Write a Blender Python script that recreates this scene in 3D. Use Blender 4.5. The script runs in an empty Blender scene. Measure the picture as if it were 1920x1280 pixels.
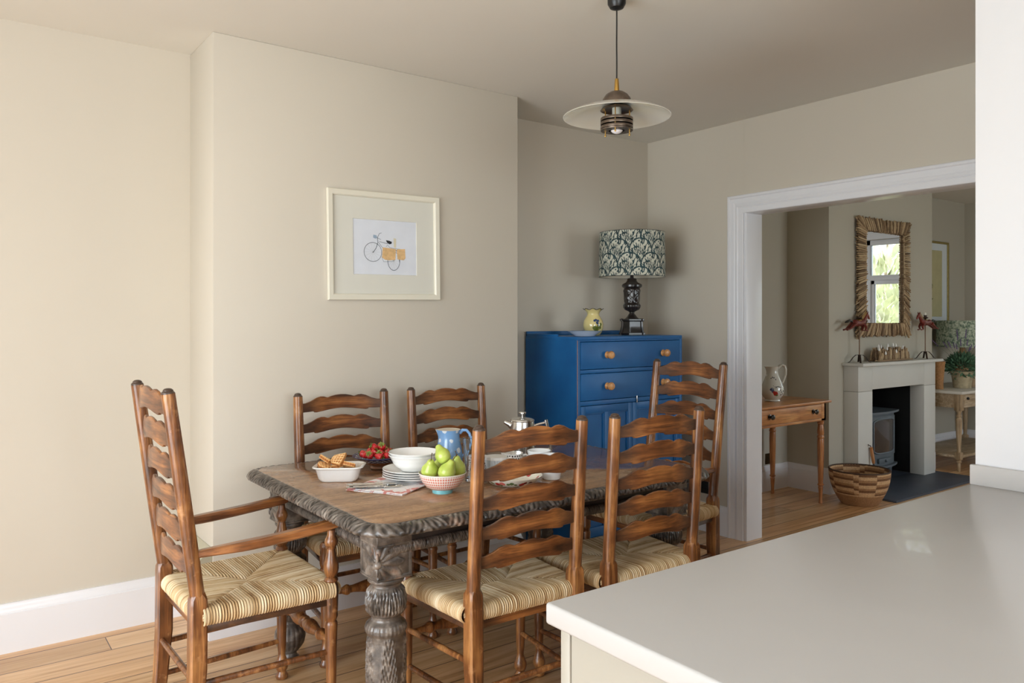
import bpy, bmesh, math, random
import numpy as np
from mathutils import Vector, Matrix
random.seed(7)
rng = np.random.default_rng(7)
PI = math.pi
sc = bpy.context.scene
C = sc.collection

# ------------------------------------------------------------ camera
CAMH = 1.366
cam_d = bpy.data.cameras.new('camera')
cam = bpy.data.objects.new('camera', cam_d)
C.objects.link(cam)
cam.location = (0, 0, CAMH)
cam.rotation_euler = (PI / 2, 0, -math.atan2(.5954, .8034))
cam_d.sensor_width = 36
cam_d.lens = 36 * 1453 / 1920
cam_d.shift_y = -41 / 1920
cam_d.clip_start = .02
cam_d.clip_end = 200
sc.camera = cam

# ------------------------------------------------------------ colour management, world
sc.view_settings.view_transform = 'Standard'
sc.view_settings.look = 'None'
sc.view_settings.gamma = 1
sc.view_settings.use_curve_mapping = False
sc.view_settings.exposure = 0.02
sc.cycles.use_denoising = True
sc.cycles.max_bounces = 10
sc.cycles.diffuse_bounces = 6
sc.cycles.glossy_bounces = 4
sc.cycles.transmission_bounces = 8
sc.cycles.transparent_max_bounces = 8
sc.cycles.caustics_reflective = False
sc.cycles.caustics_refractive = False
sc.cycles.sample_clamp_indirect = 4
wd = bpy.data.worlds.new('world')
sc.world = wd
wd.use_nodes = True
wn = wd.node_tree
bg = wn.nodes['Background']
tcw = wn.nodes.new('ShaderNodeTexCoord')
sepw = wn.nodes.new('ShaderNodeSeparateXYZ')
rw = wn.nodes.new('ShaderNodeValToRGB')
wn.links.new(tcw.outputs['Generated'], sepw.inputs[0])
wn.links.new(sepw.outputs[2], rw.inputs[0])
wn.links.new(rw.outputs[0], bg.inputs[0])
rw.color_ramp.elements[0].position = 0.0
rw.color_ramp.elements[0].color = (.30, .33, .25, 1)
rw.color_ramp.elements[1].position = .12
rw.color_ramp.elements[1].color = (.80, .90, 1, 1)
bg.inputs[1].default_value = 4.2


def area(name, loc, rot, sx, sy, power, col=(1, 1, 1), portal=False):
    l = bpy.data.lights.new(name, 'AREA')
    l.shape = 'RECTANGLE'
    l.size = sx
    l.size_y = sy
    l.energy = power
    l.color = col
    if portal:
        l.cycles.is_portal = True
    o = bpy.data.objects.new(name, l)
    C.objects.link(o)
    o.location = loc
    o.rotation_euler = rot
    return o


# daylight in the glazed doors of the dining room, the kitchen window and the sitting room window
area('daylight_garden_doors', (-2.02, 1.15, 1.15), (0, -PI / 2, 0), 2.1, 2.85, 128, (.865, .94, 1))
area('daylight_kitchen_window', (.2, -3.02, 1.5), (PI / 2, 0, 0), 2.2, 1.3, 80, (.90, .95, 1))
area('sitting_room_window_portal', (8.93, 1.35, 1.6), (0, PI / 2, 0), 1.7, 2.5, 1, portal=True)
area('daylight_street_window', (6.2, -1.90, 1.52), (PI / 2, 0, 0), 2.1, 1.5, 50, (.84, .93, 1))

# ------------------------------------------------------------ material helpers
MATS = {}


class NT:
    """tiny node helper"""

    def __init__(s, name):
        s.m = bpy.data.materials.new(name)
        s.m.use_nodes = True
        s.t = s.m.node_tree
        s.b = s.t.nodes['Principled BSDF']
        s.out = s.t.nodes['Material Output']

    def n(s, typ, **kw):
        nd = s.t.nodes.new('ShaderNode' + typ)
        for k, v in kw.items():
            setattr(nd, k, v)
        return nd

    def l(s, a, b):
        s.t.links.new(a, b)

    def setv(s, sock, v):
        if hasattr(v, 'links') or isinstance(v, bpy.types.NodeSocket):
            s.l(v, sock)
        else:
            sock.default_value = v

    def math(s, op, a, b=None, c=None):
        nd = s.n('Math', operation=op)
        for i, v in enumerate((a, b, c)):
            if v is not None:
                s.setv(nd.inputs[i], v)
        return nd.outputs[0]

    def coord(s, kind='Object'):
        return s.n('TexCoord').outputs[kind]

    def xyz(s, v):
        nd = s.n('SeparateXYZ')
        s.l(v, nd.inputs[0])
        return nd.outputs

    def comb(s, x, y, z):
        nd = s.n('CombineXYZ')
        for i, v in enumerate((x, y, z)):
            s.setv(nd.inputs[i], v)
        return nd.outputs[0]

    def scale(s, v, sx, sy, sz):
        nd = s.n('Mapping')
        s.l(v, nd.inputs[0])
        nd.inputs['Scale'].default_value = (sx, sy, sz)
        return nd.outputs[0]

    def noise(s, v, sc=5, det=3, rough=.5, dist=0):
        nd = s.n('TexNoise')
        if v is not None:
            s.l(v, nd.inputs['Vector'])
        nd.inputs['Scale'].default_value = sc
        nd.inputs['Detail'].default_value = det
        nd.inputs['Roughness'].default_value = rough
        nd.inputs['Distortion'].default_value = dist
        return nd.outputs['Fac']

    def ramp(s, f, stops, interp='LINEAR'):
        nd = s.n('ValToRGB')
        s.l(f, nd.inputs[0])
        cr = nd.color_ramp
        cr.interpolation = interp
        while len(cr.elements) < len(stops):
            cr.elements.new(.5)
        for e, (p, c) in zip(cr.elements, stops):
            e.position = p
            e.color = tuple(c) + (1,) if len(c) == 3 else c
        return nd.outputs[0]

    def mix(s, f, a, b, mode='MIX'):
        nd = s.n('Mix', data_type='RGBA', blend_type=mode)
        s.setv(nd.inputs[0], f)
        for i, v in ((6, a), (7, b)):
            if isinstance(v, tuple):
                nd.inputs[i].default_value = tuple(v) + (1,) if len(v) == 3 else v
            else:
                s.l(v, nd.inputs[i])
        return nd.outputs[2]

    def bump(s, h, strength=.3, dist=.002):
        nd = s.n('Bump')
        s.l(h, nd.inputs['Height'])
        nd.inputs['Strength'].default_value = strength
        nd.inputs['Distance'].default_value = dist
        s.l(nd.outputs[0], s.b.inputs['Normal'])

    def fin(s, col=None, rough=.5, metal=0, **kw):
        if col is not None:
            if isinstance(col, tuple):
                col = tuple(col) + (1,) if len(col) == 3 else col
            s.setv(s.b.inputs['Base Color'], col)
        s.setv(s.b.inputs['Roughness'], rough)
        s.b.inputs['Metallic'].default_value = metal
        for k, v in kw.items():
            s.setv(s.b.inputs[k.replace('_', ' ')], v)
        return s.m


def srgb(r, g, b):
    f = lambda c: (c / 255 / 12.92) if c / 255 <= .04045 else ((c / 255 + .055) / 1.055) ** 2.4
    return (f(r), f(g), f(b))


def plain(name, col, rough=.5, metal=0, var=.06, sc=12, bump=0, **kw):
    """solid colour with slight mottling"""
    t = NT(name)
    f = t.noise(t.coord(), sc, 4)
    dark = tuple(c * (1 - var) for c in col)
    lite = tuple(min(1, c * (1 + var)) for c in col)
    c = t.ramp(f, [(.3, dark), (.7, lite)])
    if bump:
        t.bump(t.noise(t.coord(), sc * 12, 3), .25, bump)
    return t.fin(c, rough, metal, **kw)


def wood(name, dark, mid, lite, rough=.35, axis='z', sc=1, coat=.15, wear=None, bump=.0006, ends=None):
    """grained wood; axis = long direction of the grain in object space"""
    t = NT(name)
    co = t.coord()
    inf = t.n('ObjectInfo').outputs['Random']
    off = t.n('VectorMath', operation='ADD')
    t.l(co, off.inputs[0])
    t.l(t.comb(t.math('MULTIPLY', inf, 13.0), t.math('MULTIPLY', inf, 7.0), t.math('MULTIPLY', inf, 3.0)), off.inputs[1])
    co = off.outputs[0]
    k = {'x': (2.2, 34, 34), 'y': (34, 2.2, 34), 'z': (34, 34, 2.2)}[axis]
    g = t.scale(co, *(q * sc for q in k))
    f1 = t.noise(g, 1, 6, .62, .6)
    k2 = {'x': (3, 60, 60), 'y': (60, 3, 60), 'z': (60, 60, 3)}[axis]
    f2 = t.noise(t.scale(co, *(q * sc * 3 for q in k2)), 1, 2, .5)
    f3 = t.noise(co, 7 * sc, 3, .5)
    f = t.math('ADD', t.math('MULTIPLY', f1, .62), t.math('MULTIPLY', f3, .38))
    c = t.ramp(f, [(.36, dark), (.5, mid), (.64, lite)])
    pore = t.ramp(f2, [(.36, (.45, .45, .45)), (.5, (1, 1, 1))])
    c = t.mix(.55, c, pore, 'MULTIPLY')
    if wear:
        w = t.ramp(t.noise(co, 16, 5, .65), [(.60, (0, 0, 0)), (.72, (1, 1, 1))])
        c = t.mix(w, c, wear)
    if ends:
        gx = t.math('ADD', t.math('ABSOLUTE', t.xyz(t.coord())[0]), t.math('MULTIPLY', f3, .12))
        c = t.mix(t.ramp(gx, [(.15, (0, 0, 0)), (.235, (.75, .75, .75))]), c, ends)
    t.bump(t.math('ADD', f2, f1), .35, bump)
    return t.fin(c, rough, Coat_Weight=coat, Coat_Roughness=.2)


# ------------------------------------------------------------ mesh helpers
class MB:
    """mesh builder: numpy vertex blocks and faces, linked as one object"""

    def __init__(s):
        s.v = []
        s.f = []
        s.n = 0
        s.uv = None

    def add(s, v, f, M=None):
        v = np.asarray(v, float).reshape(-1, 3)
        if M is not None:
            A = np.array(M)
            v = v @ A[:3, :3].T + A[:3, 3]
        s.f += [tuple(i + s.n for i in q) for q in f]
        s.v.append(v)
        s.n += len(v)
        return s

    def box(s, a, b, r=0, M=None, seg=2):
        """box from corner a to corner b, optional rounding"""
        a = np.minimum(a, b) if True else a
        b = np.maximum(np.array(b, float), np.array(a, float)) if False else np.array(b, float)
        a = np.array(a, float)
        lo = np.minimum(a, b)
        hi = np.maximum(a, b)
        bm = bmesh.new()
        bmesh.ops.create_cube(bm, size=1)
        for v in bm.verts:
            v.co = Vector(((lo + hi) / 2 + np.array(v.co) * (hi - lo)))
        if r > 0:
            r = min(r, .49 * float((hi - lo).min()))
            bmesh.ops.bevel(bm, geom=list(bm.edges), offset=r, segments=seg, profile=.5, affect='EDGES', clamp_overlap=True)
        return s.bm(bm, M)

    def bm(s, bm, M=None):
        bm.verts.index_update()
        s.add([tuple(v.co) for v in bm.verts], [tuple(v.index for v in f.verts) for f in bm.faces], M)
        bm.free()
        return s

    def grid(s, P, closeu=False, closev=False, M=None):
        """P: array nu x nv x 3"""
        P = np.asarray(P, float)
        nu, nv = P.shape[:2]
        f = []
        for i in range(nu if closeu else nu - 1):
            for j in range(nv if closev else nv - 1):
                a = i * nv + j
                b = i * nv + (j + 1) % nv
                c = ((i + 1) % nu) * nv + (j + 1) % nv
                d = ((i + 1) % nu) * nv + j
                f.append((a, b, c, d))
        return s.add(P.reshape(-1, 3), f, M)

    def lathe(s, prof, n=32, M=None, fn=None):
        """prof: (r, z) pairs from bottom to top; fn(theta, z, r) -> r"""
        prof = np.array(prof, float)
        th = np.linspace(0, 2 * PI, n, endpoint=False)
        R = np.repeat(prof[:, 0][:, None], n, 1)
        Z = np.repeat(prof[:, 1][:, None], n, 1)
        T = np.repeat(th[None, :], len(prof), 0)
        if fn:
            R = fn(T, Z, R)
        P = np.stack([R * np.cos(T), R * np.sin(T), Z], -1)
        base = s.n
        s.grid(P, closev=True, M=M)
        m = len(prof)
        if prof[0, 0] > 1e-5:
            s.f.append(tuple(base + i for i in range(n - 1, -1, -1)))
        if prof[-1, 0] > 1e-5:
            s.f.append(tuple(base + (m - 1) * n + i for i in range(n)))
        return s

    def tube(s, pts, rad, n=12, closed=False, cap=True, sy=1, M=None):
        """tube along points with per-point radius"""
        pts = [Vector(p) for p in pts]
        if not hasattr(rad, '__len__'):
            rad = [rad] * len(pts)
        m = len(pts)
        rows = []
        up = None
        for i, p in enumerate(pts):
            a = pts[(i - 1) % m] if (closed or i > 0) else p
            b = pts[(i + 1) % m] if (closed or i < m - 1) else p
            d = (b - a)
            d = d.normalized() if d.length > 1e-9 else Vector((0, 0, 1))
            if up is None:
                up = Vector((0, 0, 1)) if abs(d.z) < .9 else Vector((1, 0, 0))
            x = up - d * up.dot(d)
            if x.length < 1e-6:
                x = d.orthogonal()
            x.normalize()
            up = x
            y = d.cross(x)
            rows.append([tuple(p + x * (math.cos(2 * PI * k / n) * rad[i]) + y * (math.sin(2 * PI * k / n) * rad[i] * sy)) for k in range(n)])
        base = s.n
        s.grid(np.array(rows), closeu=closed, closev=True, M=M)
        if cap and not closed:
            s.f.append(tuple(base + k for k in range(n - 1, -1, -1)))
            s.f.append(tuple(base + (m - 1) * n + k for k in range(n)))
        return s

    def prism(s, poly, t0, t1, M=None):
        """poly: 2D outline (x, z) extruded along y from t0 to t1"""
        n = len(poly)
        v = [(x, t0, z) for x, z in poly] + [(x, t1, z) for x, z in poly]
        f = [(i, (i + 1) % n, n + (i + 1) % n, n + i) for i in range(n)]
        f += [tuple(range(n - 1, -1, -1)), tuple(range(n, 2 * n))]
        return s.add(v, f, M)

    def ball(s, c, r, n=16, sx=1, sy=1, sz=1, M=None):
        prof = [(max(1e-6, math.sin(a)), -math.cos(a)) for a in np.linspace(0, PI, n // 2 + 2)]
        T = Matrix.Translation(c) @ Matrix.Diagonal((r * sx, r * sy, r * sz, 1))
        if M is not None:
            T = Matrix(M) @ T
        return s.lathe(prof, n, M=T)

    def build(s, name, mat, parent=None, smooth=True, ang=35, mesh_only=False):
        V = np.concatenate(s.v) if s.v else np.zeros((0, 3))
        me = bpy.data.meshes.new(name)
        me.from_pydata(V.tolist(), [], s.f)
        me.validate()
        bm = bmesh.new()
        bm.from_mesh(me)
        if len(bm.verts) < 60000:
            bmesh.ops.recalc_face_normals(bm, faces=bm.faces)
        bm.to_mesh(me)
        bm.free()
        if isinstance(mat, (list, tuple)):
            for q in mat:
                me.materials.append(q)
        else:
            me.materials.append(mat)
        if smooth:
            me.shade_smooth()
            me.set_sharp_from_angle(angle=math.radians(ang))
        o = bpy.data.objects.new(name, me)
        C.objects.link(o)
        if parent is not None:
            o.parent = parent
        return o


def tag(o, label=None, cat=None, group=None, kind=None):
    if label:
        o['label'] = label
    if cat:
        o['category'] = cat
    if group:
        o['group'] = group
    if kind:
        o['kind'] = kind
    return o


def thing(name, label, cat, loc=(0, 0, 0), rz=0, group=None):
    o = bpy.data.objects.new(name, None)
    o.empty_display_size = .1
    C.objects.link(o)
    o.location = loc
    o.rotation_euler = (0, 0, rz)
    return tag(o, label, cat, group)


def part(name, mb, mat, parent, label=None, **kw):
    o = mb.build(name, mat, parent, **kw)
    if label:
        o['label'] = label
    return o


def dup(o, loc=None, rz=None, label=None, group=None, parent=None):
    """copy a thing with its parts and their sub-parts"""
    r = o.copy()
    C.objects.link(r)
    if parent is not None:
        r.parent = parent
    if loc is not None:
        r.location = loc
    if rz is not None:
        r.rotation_euler = (0, 0, rz)
    if label:
        r['label'] = label
    if group:
        r['group'] = group
    for ch in list(o.children):
        c = ch.copy()
        C.objects.link(c)
        c.parent = r
        for g in list(ch.children):
            d = g.copy()
            C.objects.link(d)
            d.parent = c
    return r


def place(o, x, y, z, rz=0):
    """baked object whose mesh is around the origin moved to its place"""
    o.location = (x, y, z)
    o.rotation_euler = (0, 0, rz)
    return o


def T(x=0, y=0, z=0):
    return Matrix.Translation((x, y, z))


def R(a, ax):
    return Matrix.Rotation(a, 4, ax)


def struct(name, mb, mat, **kw):
    o = mb.build(name, mat, None, **kw)
    o['kind'] = 'structure'
    return o


# ------------------------------------------------------------ materials of the room
def wall_paint(name, col):
    t = NT(name)
    co = t.coord()
    f = t.noise(co, 1.3, 3)
    c = t.ramp(f, [(.3, tuple(q * .985 for q in col)), (.7, tuple(min(1, q * 1.015) for q in col))])
    t.bump(t.noise(co, 420, 2), .12, .0006)
    return t.fin(c, .75, Specular_IOR_Level=.3)


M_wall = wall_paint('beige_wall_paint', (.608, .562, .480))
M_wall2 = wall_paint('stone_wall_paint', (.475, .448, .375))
M_ceil = wall_paint('ceiling_paint', (.74, .72, .665))
M_white = plain('white_gloss_woodwork', (.79, .80, .835), .28, var=.01, sc=3)
M_part = wall_paint('pale_partition_paint', (.66, .66, .675))


def floor_mat():
    t = NT('pine_floorboards')
    co = t.coord()
    x, y, z = t.xyz(co)
    W = .155
    yy = t.math('DIVIDE', y, W)
    idx = t.math('FLOOR', yy)
    fr = t.math('FRACT', yy)
    wn_ = t.n('TexWhiteNoise', noise_dimensions='1D')
    t.l(idx, wn_.inputs['W'])
    rnd = wn_.outputs['Value']
    # end joints
    xs = t.math('ADD', t.math('DIVIDE', x, 2.9), t.math('MULTIPLY', rnd, 7.3))
    xi = t.math('FLOOR', xs)
    xf = t.math('FRACT', xs)
    wn2 = t.n('TexWhiteNoise', noise_dimensions='2D')
    t.l(t.comb(idx, xi, 0.0), wn2.inputs['Vector'])
    rb = wn2.outputs['Value']
    v = t.comb(t.math('ADD', t.math('MULTIPLY', x, 1.0), t.math('MULTIPLY', rb, 31.0)), t.math('ADD', y, t.math('MULTIPLY', rb, 17.0)), 0.0)
    g1 = t.noise(t.scale(v, 1.1, 16, 1), 1, 5, .6, 1.4)
    g2 = t.noise(t.scale(v, 3, 120, 1), 1, 3, .6)
    base = t.ramp(g1, [(.30, srgb(184, 136, 90)), (.48, srgb(217, 175, 126)), (.68, srgb(233, 197, 152))])
    tint = t.ramp(rb, [(0, (.80, .76, .70)), (.5, (1, 1, 1)), (1, (.95, .86, .78))])
    c = t.mix(1, base, tint, 'MULTIPLY')
    c = t.mix(.35, c, t.ramp(g2, [(.3, (.62, .56, .5)), (.55, (1, 1, 1))]), 'MULTIPLY')
    # knots
    vo = t.n('TexVoronoi', feature='F1')
    t.l(t.scale(v, 1.9, 4.6, 1), vo.inputs['Vector'])
    vo.inputs['Scale'].default_value = 1
    kn = t.ramp(vo.outputs['Distance'], [(.03, (1, 1, 1)), (.075, (0, 0, 0))])
    c = t.mix(t.math('MULTIPLY', kn, .75), c, srgb(92, 56, 32))
    gap = t.math('LESS_THAN', t.math('ABSOLUTE', t.math('SUBTRACT', fr, .5)), .488)
    gx = t.math('LESS_THAN', t.math('ABSOLUTE', t.math('SUBTRACT', xf, .5)), .4994)
    ok = t.math('MULTIPLY', gap, gx)
    c = t.mix(ok, srgb(62, 38, 22), c)
    edge = t.ramp(t.math('ABSOLUTE', t.math('SUBTRACT', fr, .5)), [(.46, (1, 1, 1)), (.497, (.72, .66, .6))])
    c = t.mix(1, c, edge, 'MULTIPLY')
    t.bump(t.math('ADD', ok, t.math('MULTIPLY', g2, .12)), .5, .003)
    return t.fin(c, t.math('ADD', t.math('MULTIPLY', g2, .15), .27), Coat_Weight=.25, Coat_Roughness=.18)


M_floor = floor_mat()

# ------------------------------------------------------------ shell
XR, YB, YC = 4.0, 3.80, 3.43     # right wall, back wall, chimney breast face
HC = 2.6


def wallbox(name, a, b, mat=M_wall):
    return struct(name, MB().box(a, b), mat, smooth=False)


struct('floor', MB().box((-2.4, -3.4, -.1), (9.4, 4.4, 0)), M_floor, smooth=False)
struct('ceiling', MB().box((-2.4, -3.4, HC), (9.4, 4.4, HC + .1)), M_ceil, smooth=False)
wallbox('wall_back', (-2.4, YB, 0), (XR + .15, YB + .2, HC))
struct('wall_chimney_breast', MB().box((.947, YC, 0), (2.582, YB + .01, HC), .004), M_wall)
# right wall with the wide opening to the sitting room, y from OY0 to OY1
OY1, OY0, OZ = 2.99, .9, 2.023
w = MB()
w.box((XR, OY1, 0), (XR + .15, YB + .01, HC))
w.box((XR, -3.2, 0), (XR + .15, OY0, HC))
w.box((XR, OY0 - .001, OZ + .008), (XR + .15, OY1 + .001, HC))
struct('wall_right', w, M_wall, smooth=False)
# garden wall on the window side, with an opening for glazed doors
w = MB()
w.box((-2.2, 2.6, 0), (-2.05, YB + .01, HC))
w.box((-2.2, -3.2, 0), (-2.05, -.3, HC))
w.box((-2.2, -.301, 2.2), (-2.05, 2.601, HC))
struct('wall_left', w, M_wall, smooth=False)
w = MB()
w.box((-2.2, -3.2, 0), (-.9, -3.05, HC))
w.box((1.3, -3.2, 0), (XR + .15, -3.05, HC))
w.box((-.9, -3.2, 0), (1.3, -3.05, .85))
w.box((-.9, -3.2, 2.15), (1.3, -3.05, HC))
struct('wall_front', w, M_wall, smooth=False)
# partition standing on the worktop side of the kitchen
struct('wall_partition', MB().box((2.318, -3.06, 0), (2.45, .965, HC), .003), M_part)

# sitting room
X2, XE = 5.61, 8.81
YB2 = 3.77
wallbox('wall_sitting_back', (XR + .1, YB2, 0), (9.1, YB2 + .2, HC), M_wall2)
B2Y = 3.40
w = MB()                       # chimney breast with a fireplace recess
w.box((5.61, B2Y, 0), (6.0, YB2 + .01, HC))
w.box((6.92, B2Y, 0), (7.29, YB2 + .01, HC))
w.box((5.999, B2Y, .84), (6.921, YB2 + .01, HC))
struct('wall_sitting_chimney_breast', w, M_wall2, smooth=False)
w = MB()
w.box((XE, 2.75, 0), (XE + .2, YB2 + .01, HC))
w.box((XE, -2.1, 0), (XE + .2, .05, HC))
w.box((XE, .049, 0), (XE + .2, 2.751, .75))
w.box((XE, .049, 2.30), (XE + .2, 2.751, HC))
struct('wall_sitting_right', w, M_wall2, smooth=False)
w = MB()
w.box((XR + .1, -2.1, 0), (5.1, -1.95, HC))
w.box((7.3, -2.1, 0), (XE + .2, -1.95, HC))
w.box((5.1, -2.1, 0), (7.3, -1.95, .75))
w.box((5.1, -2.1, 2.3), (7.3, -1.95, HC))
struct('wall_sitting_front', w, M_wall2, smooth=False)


# ------------------------------------------------------------ skirting
def skirt_profile(d, h):
    return [(0, 0), (d, 0), (d, h * .80), (d * .80, h * .815), (d * .80, h * .84), (d * .62, h * .90), (d * .38, h * .955), (d * .36, h), (0, h)]


def skirt(name, runs, h=.2, d=.022):
    mb = MB()
    for (x0, y0), (x1, y1), nx, ny, e0, e1 in runs:      # n = outward direction, e = mitre extension at both ends
        L = math.hypot(x1 - x0, y1 - y0)
        ux, uy = (x1 - x0) / L, (y1 - y0) / L
        pf = skirt_profile(d, h)
        rows = []
        for k, (px, py, e, sg) in enumerate(((x0, y0, e0, -1), (x1, y1, e1, 1))):
            rows.append([(px + nx * q + ux * sg * e * q, py + ny * q + uy * sg * e * q, zz) for q, zz in pf])
        n = len(pf)
        v = rows[0] + rows[1]
        f = [(i, (i + 1) % n, n + (i + 1) % n, n + i) for i in range(n)] + [tuple(range(n)), tuple(range(2 * n - 1, n - 1, -1))]
        mb.add(v, f)
    return struct(name, mb, M_white, ang=25)


skirt('baseboard_back', [((-2.05, YB), (.947, YB), 0, -1, 0, -1), ((.947, YB), (.947, YC), -1, 0, -1, 1), ((.947, YC), (2.582, YC), 0, -1, 1, 1),
                         ((2.582, YC), (2.582, YB), 1, 0, 1, -1), ((2.582, YB), (XR, YB), 0, -1, -1, -1)])
skirt('baseboard_right', [((XR, YB), (XR, OY1 + .112), -1, 0, -1, 0)], .185)
skirt('baseboard_sitting', [((XR + .15, YB2), (5.61, YB2), 0, -1, -1, -1), ((5.61, YB2), (5.61, B2Y), -1, 0, -1, 1), ((5.61, B2Y), (5.82, B2Y), 0, -1, 1, 0),
                            ((7.087, B2Y), (7.29, B2Y), 0, -1, 0, 1), ((7.29, B2Y), (7.29, YB2), 1, 0, 1, -1), ((7.29, YB2), (XE, YB2), 0, -1, -1, -1), ((XE, YB2), (XE, -1.95), -1, 0, -1, -1)], .2)
skirt('baseboard_left', [((-2.05, 2.6), (-2.05, YB), 1, 0, 0, -1), ((-2.05, -3.05), (-2.05, -.3), 1, 0, -1, 0)])

# ------------------------------------------------------------ lining and architrave of the opening
d1 = MB()
d1.box((XR - .002, OY1 - .02, 0), (XR + .152, OY1, OZ), .002)
d1.box((XR - .002, OY0, 0), (XR + .152, OY0 + .02, OZ), .002)
d1.box((XR - .002, OY0, OZ), (XR + .152, OY1, OZ + .012), .002)
struct('door_1', d1, M_white)


def architrave(name, xf, sgn):
    """moulded casing around the opening on the face x = xf, standing out in direction sgn"""
    Wd = .112
    prof = [(0, 0), (0, .020), (.006, .024), (.016, .024), (.022, .018), (.040, .017), (.052, .012), (.062, .016), (.070, .017), (.076, .013), (.080, .016), (.088, .014), (.094, .012), (.108, .012), (.112, .009), (.112, 0)]
    # prof: (distance from the outer edge, projection)
    ys = [OY1 + Wd, OY0 - Wd]
    path = [(OY1, 0), (OY1, OZ), (OY0, OZ), (OY0, 0)]
    dirs = [(1, 0), (1, 1), (-1, 1), (-1, 0)]
    P = []
    for (y, z), (dy, dz) in zip(path, dirs):
        P.append([(xf + sgn * p, y + dy * (Wd - q) * 1.0, z + dz * (Wd - q)) for q, p in prof])
    mb = MB()
    mb.grid(np.array(P))
    struct(name, mb, M_white, ang=20)


architrave('trim_1', XR, -1)
architrave('trim_2', XR + .15, 1)

# ------------------------------------------------------------ furniture materials
M_oak = wood('old_oak_chair', srgb(60, 34, 20), srgb(126, 78, 43), srgb(192, 136, 80), .30, 'z', 1, .3, srgb(176, 128, 84))
M_slat = wood('old_oak_slat', srgb(58, 36, 24), srgb(122, 74, 40), srgb(182, 120, 66), .32, 'x', 1, .25, ends=srgb(62, 46, 38))
M_cap = plain('dark_post_cap', srgb(74, 58, 48), .35, var=.2, sc=60)
M_dark_oak = wood('carved_dark_oak', srgb(40, 32, 28), srgb(78, 62, 52), srgb(124, 102, 84), .36, 'z', 1.4, .35, srgb(150, 96, 60), .0008)


def rush_mat():
    t = NT('woven_rush')
    at_ = t.n('Attribute', attribute_name='st')
    v = at_.outputs['Vector']
    x, y, z = t.xyz(v)
    idx = t.math('FLOOR', x)
    w1 = t.n('TexWhiteNoise', noise_dimensions='1D')
    t.l(t.math('ADD', idx, t.math('MULTIPLY', z, 137.0)), w1.inputs['W'])
    r = w1.outputs['Value']
    co = t.comb(t.math('MULTIPLY', x, 2.3), t.math('MULTIPLY', y, 14.0), z)
    n1 = t.noise(co, 1, 4, .6)
    n2 = t.noise(t.coord(), 9, 3, .5)
    f = t.math('ADD', t.math('MULTIPLY', r, .30), t.math('ADD', t.math('MULTIPLY', n1, .44), t.math('MULTIPLY', n2, .26)))
    c = t.ramp(f, [(.26, srgb(150, 114, 74)), (.40, srgb(200, 170, 126)), (.56, srgb(226, 204, 166)), (.80, srgb(242, 230, 204))])
    fr = t.math('ABSOLUTE', t.math('SUBTRACT', t.math('FRACT', x), .5))
    g = t.ramp(fr, [(.30, (1, 1, 1)), (.48, (.30, .21, .13))])
    c = t.mix(1, c, g, 'MULTIPLY')
    return t.fin(c, .6, Specular_IOR_Level=.35)


M_rush = rush_mat()


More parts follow.
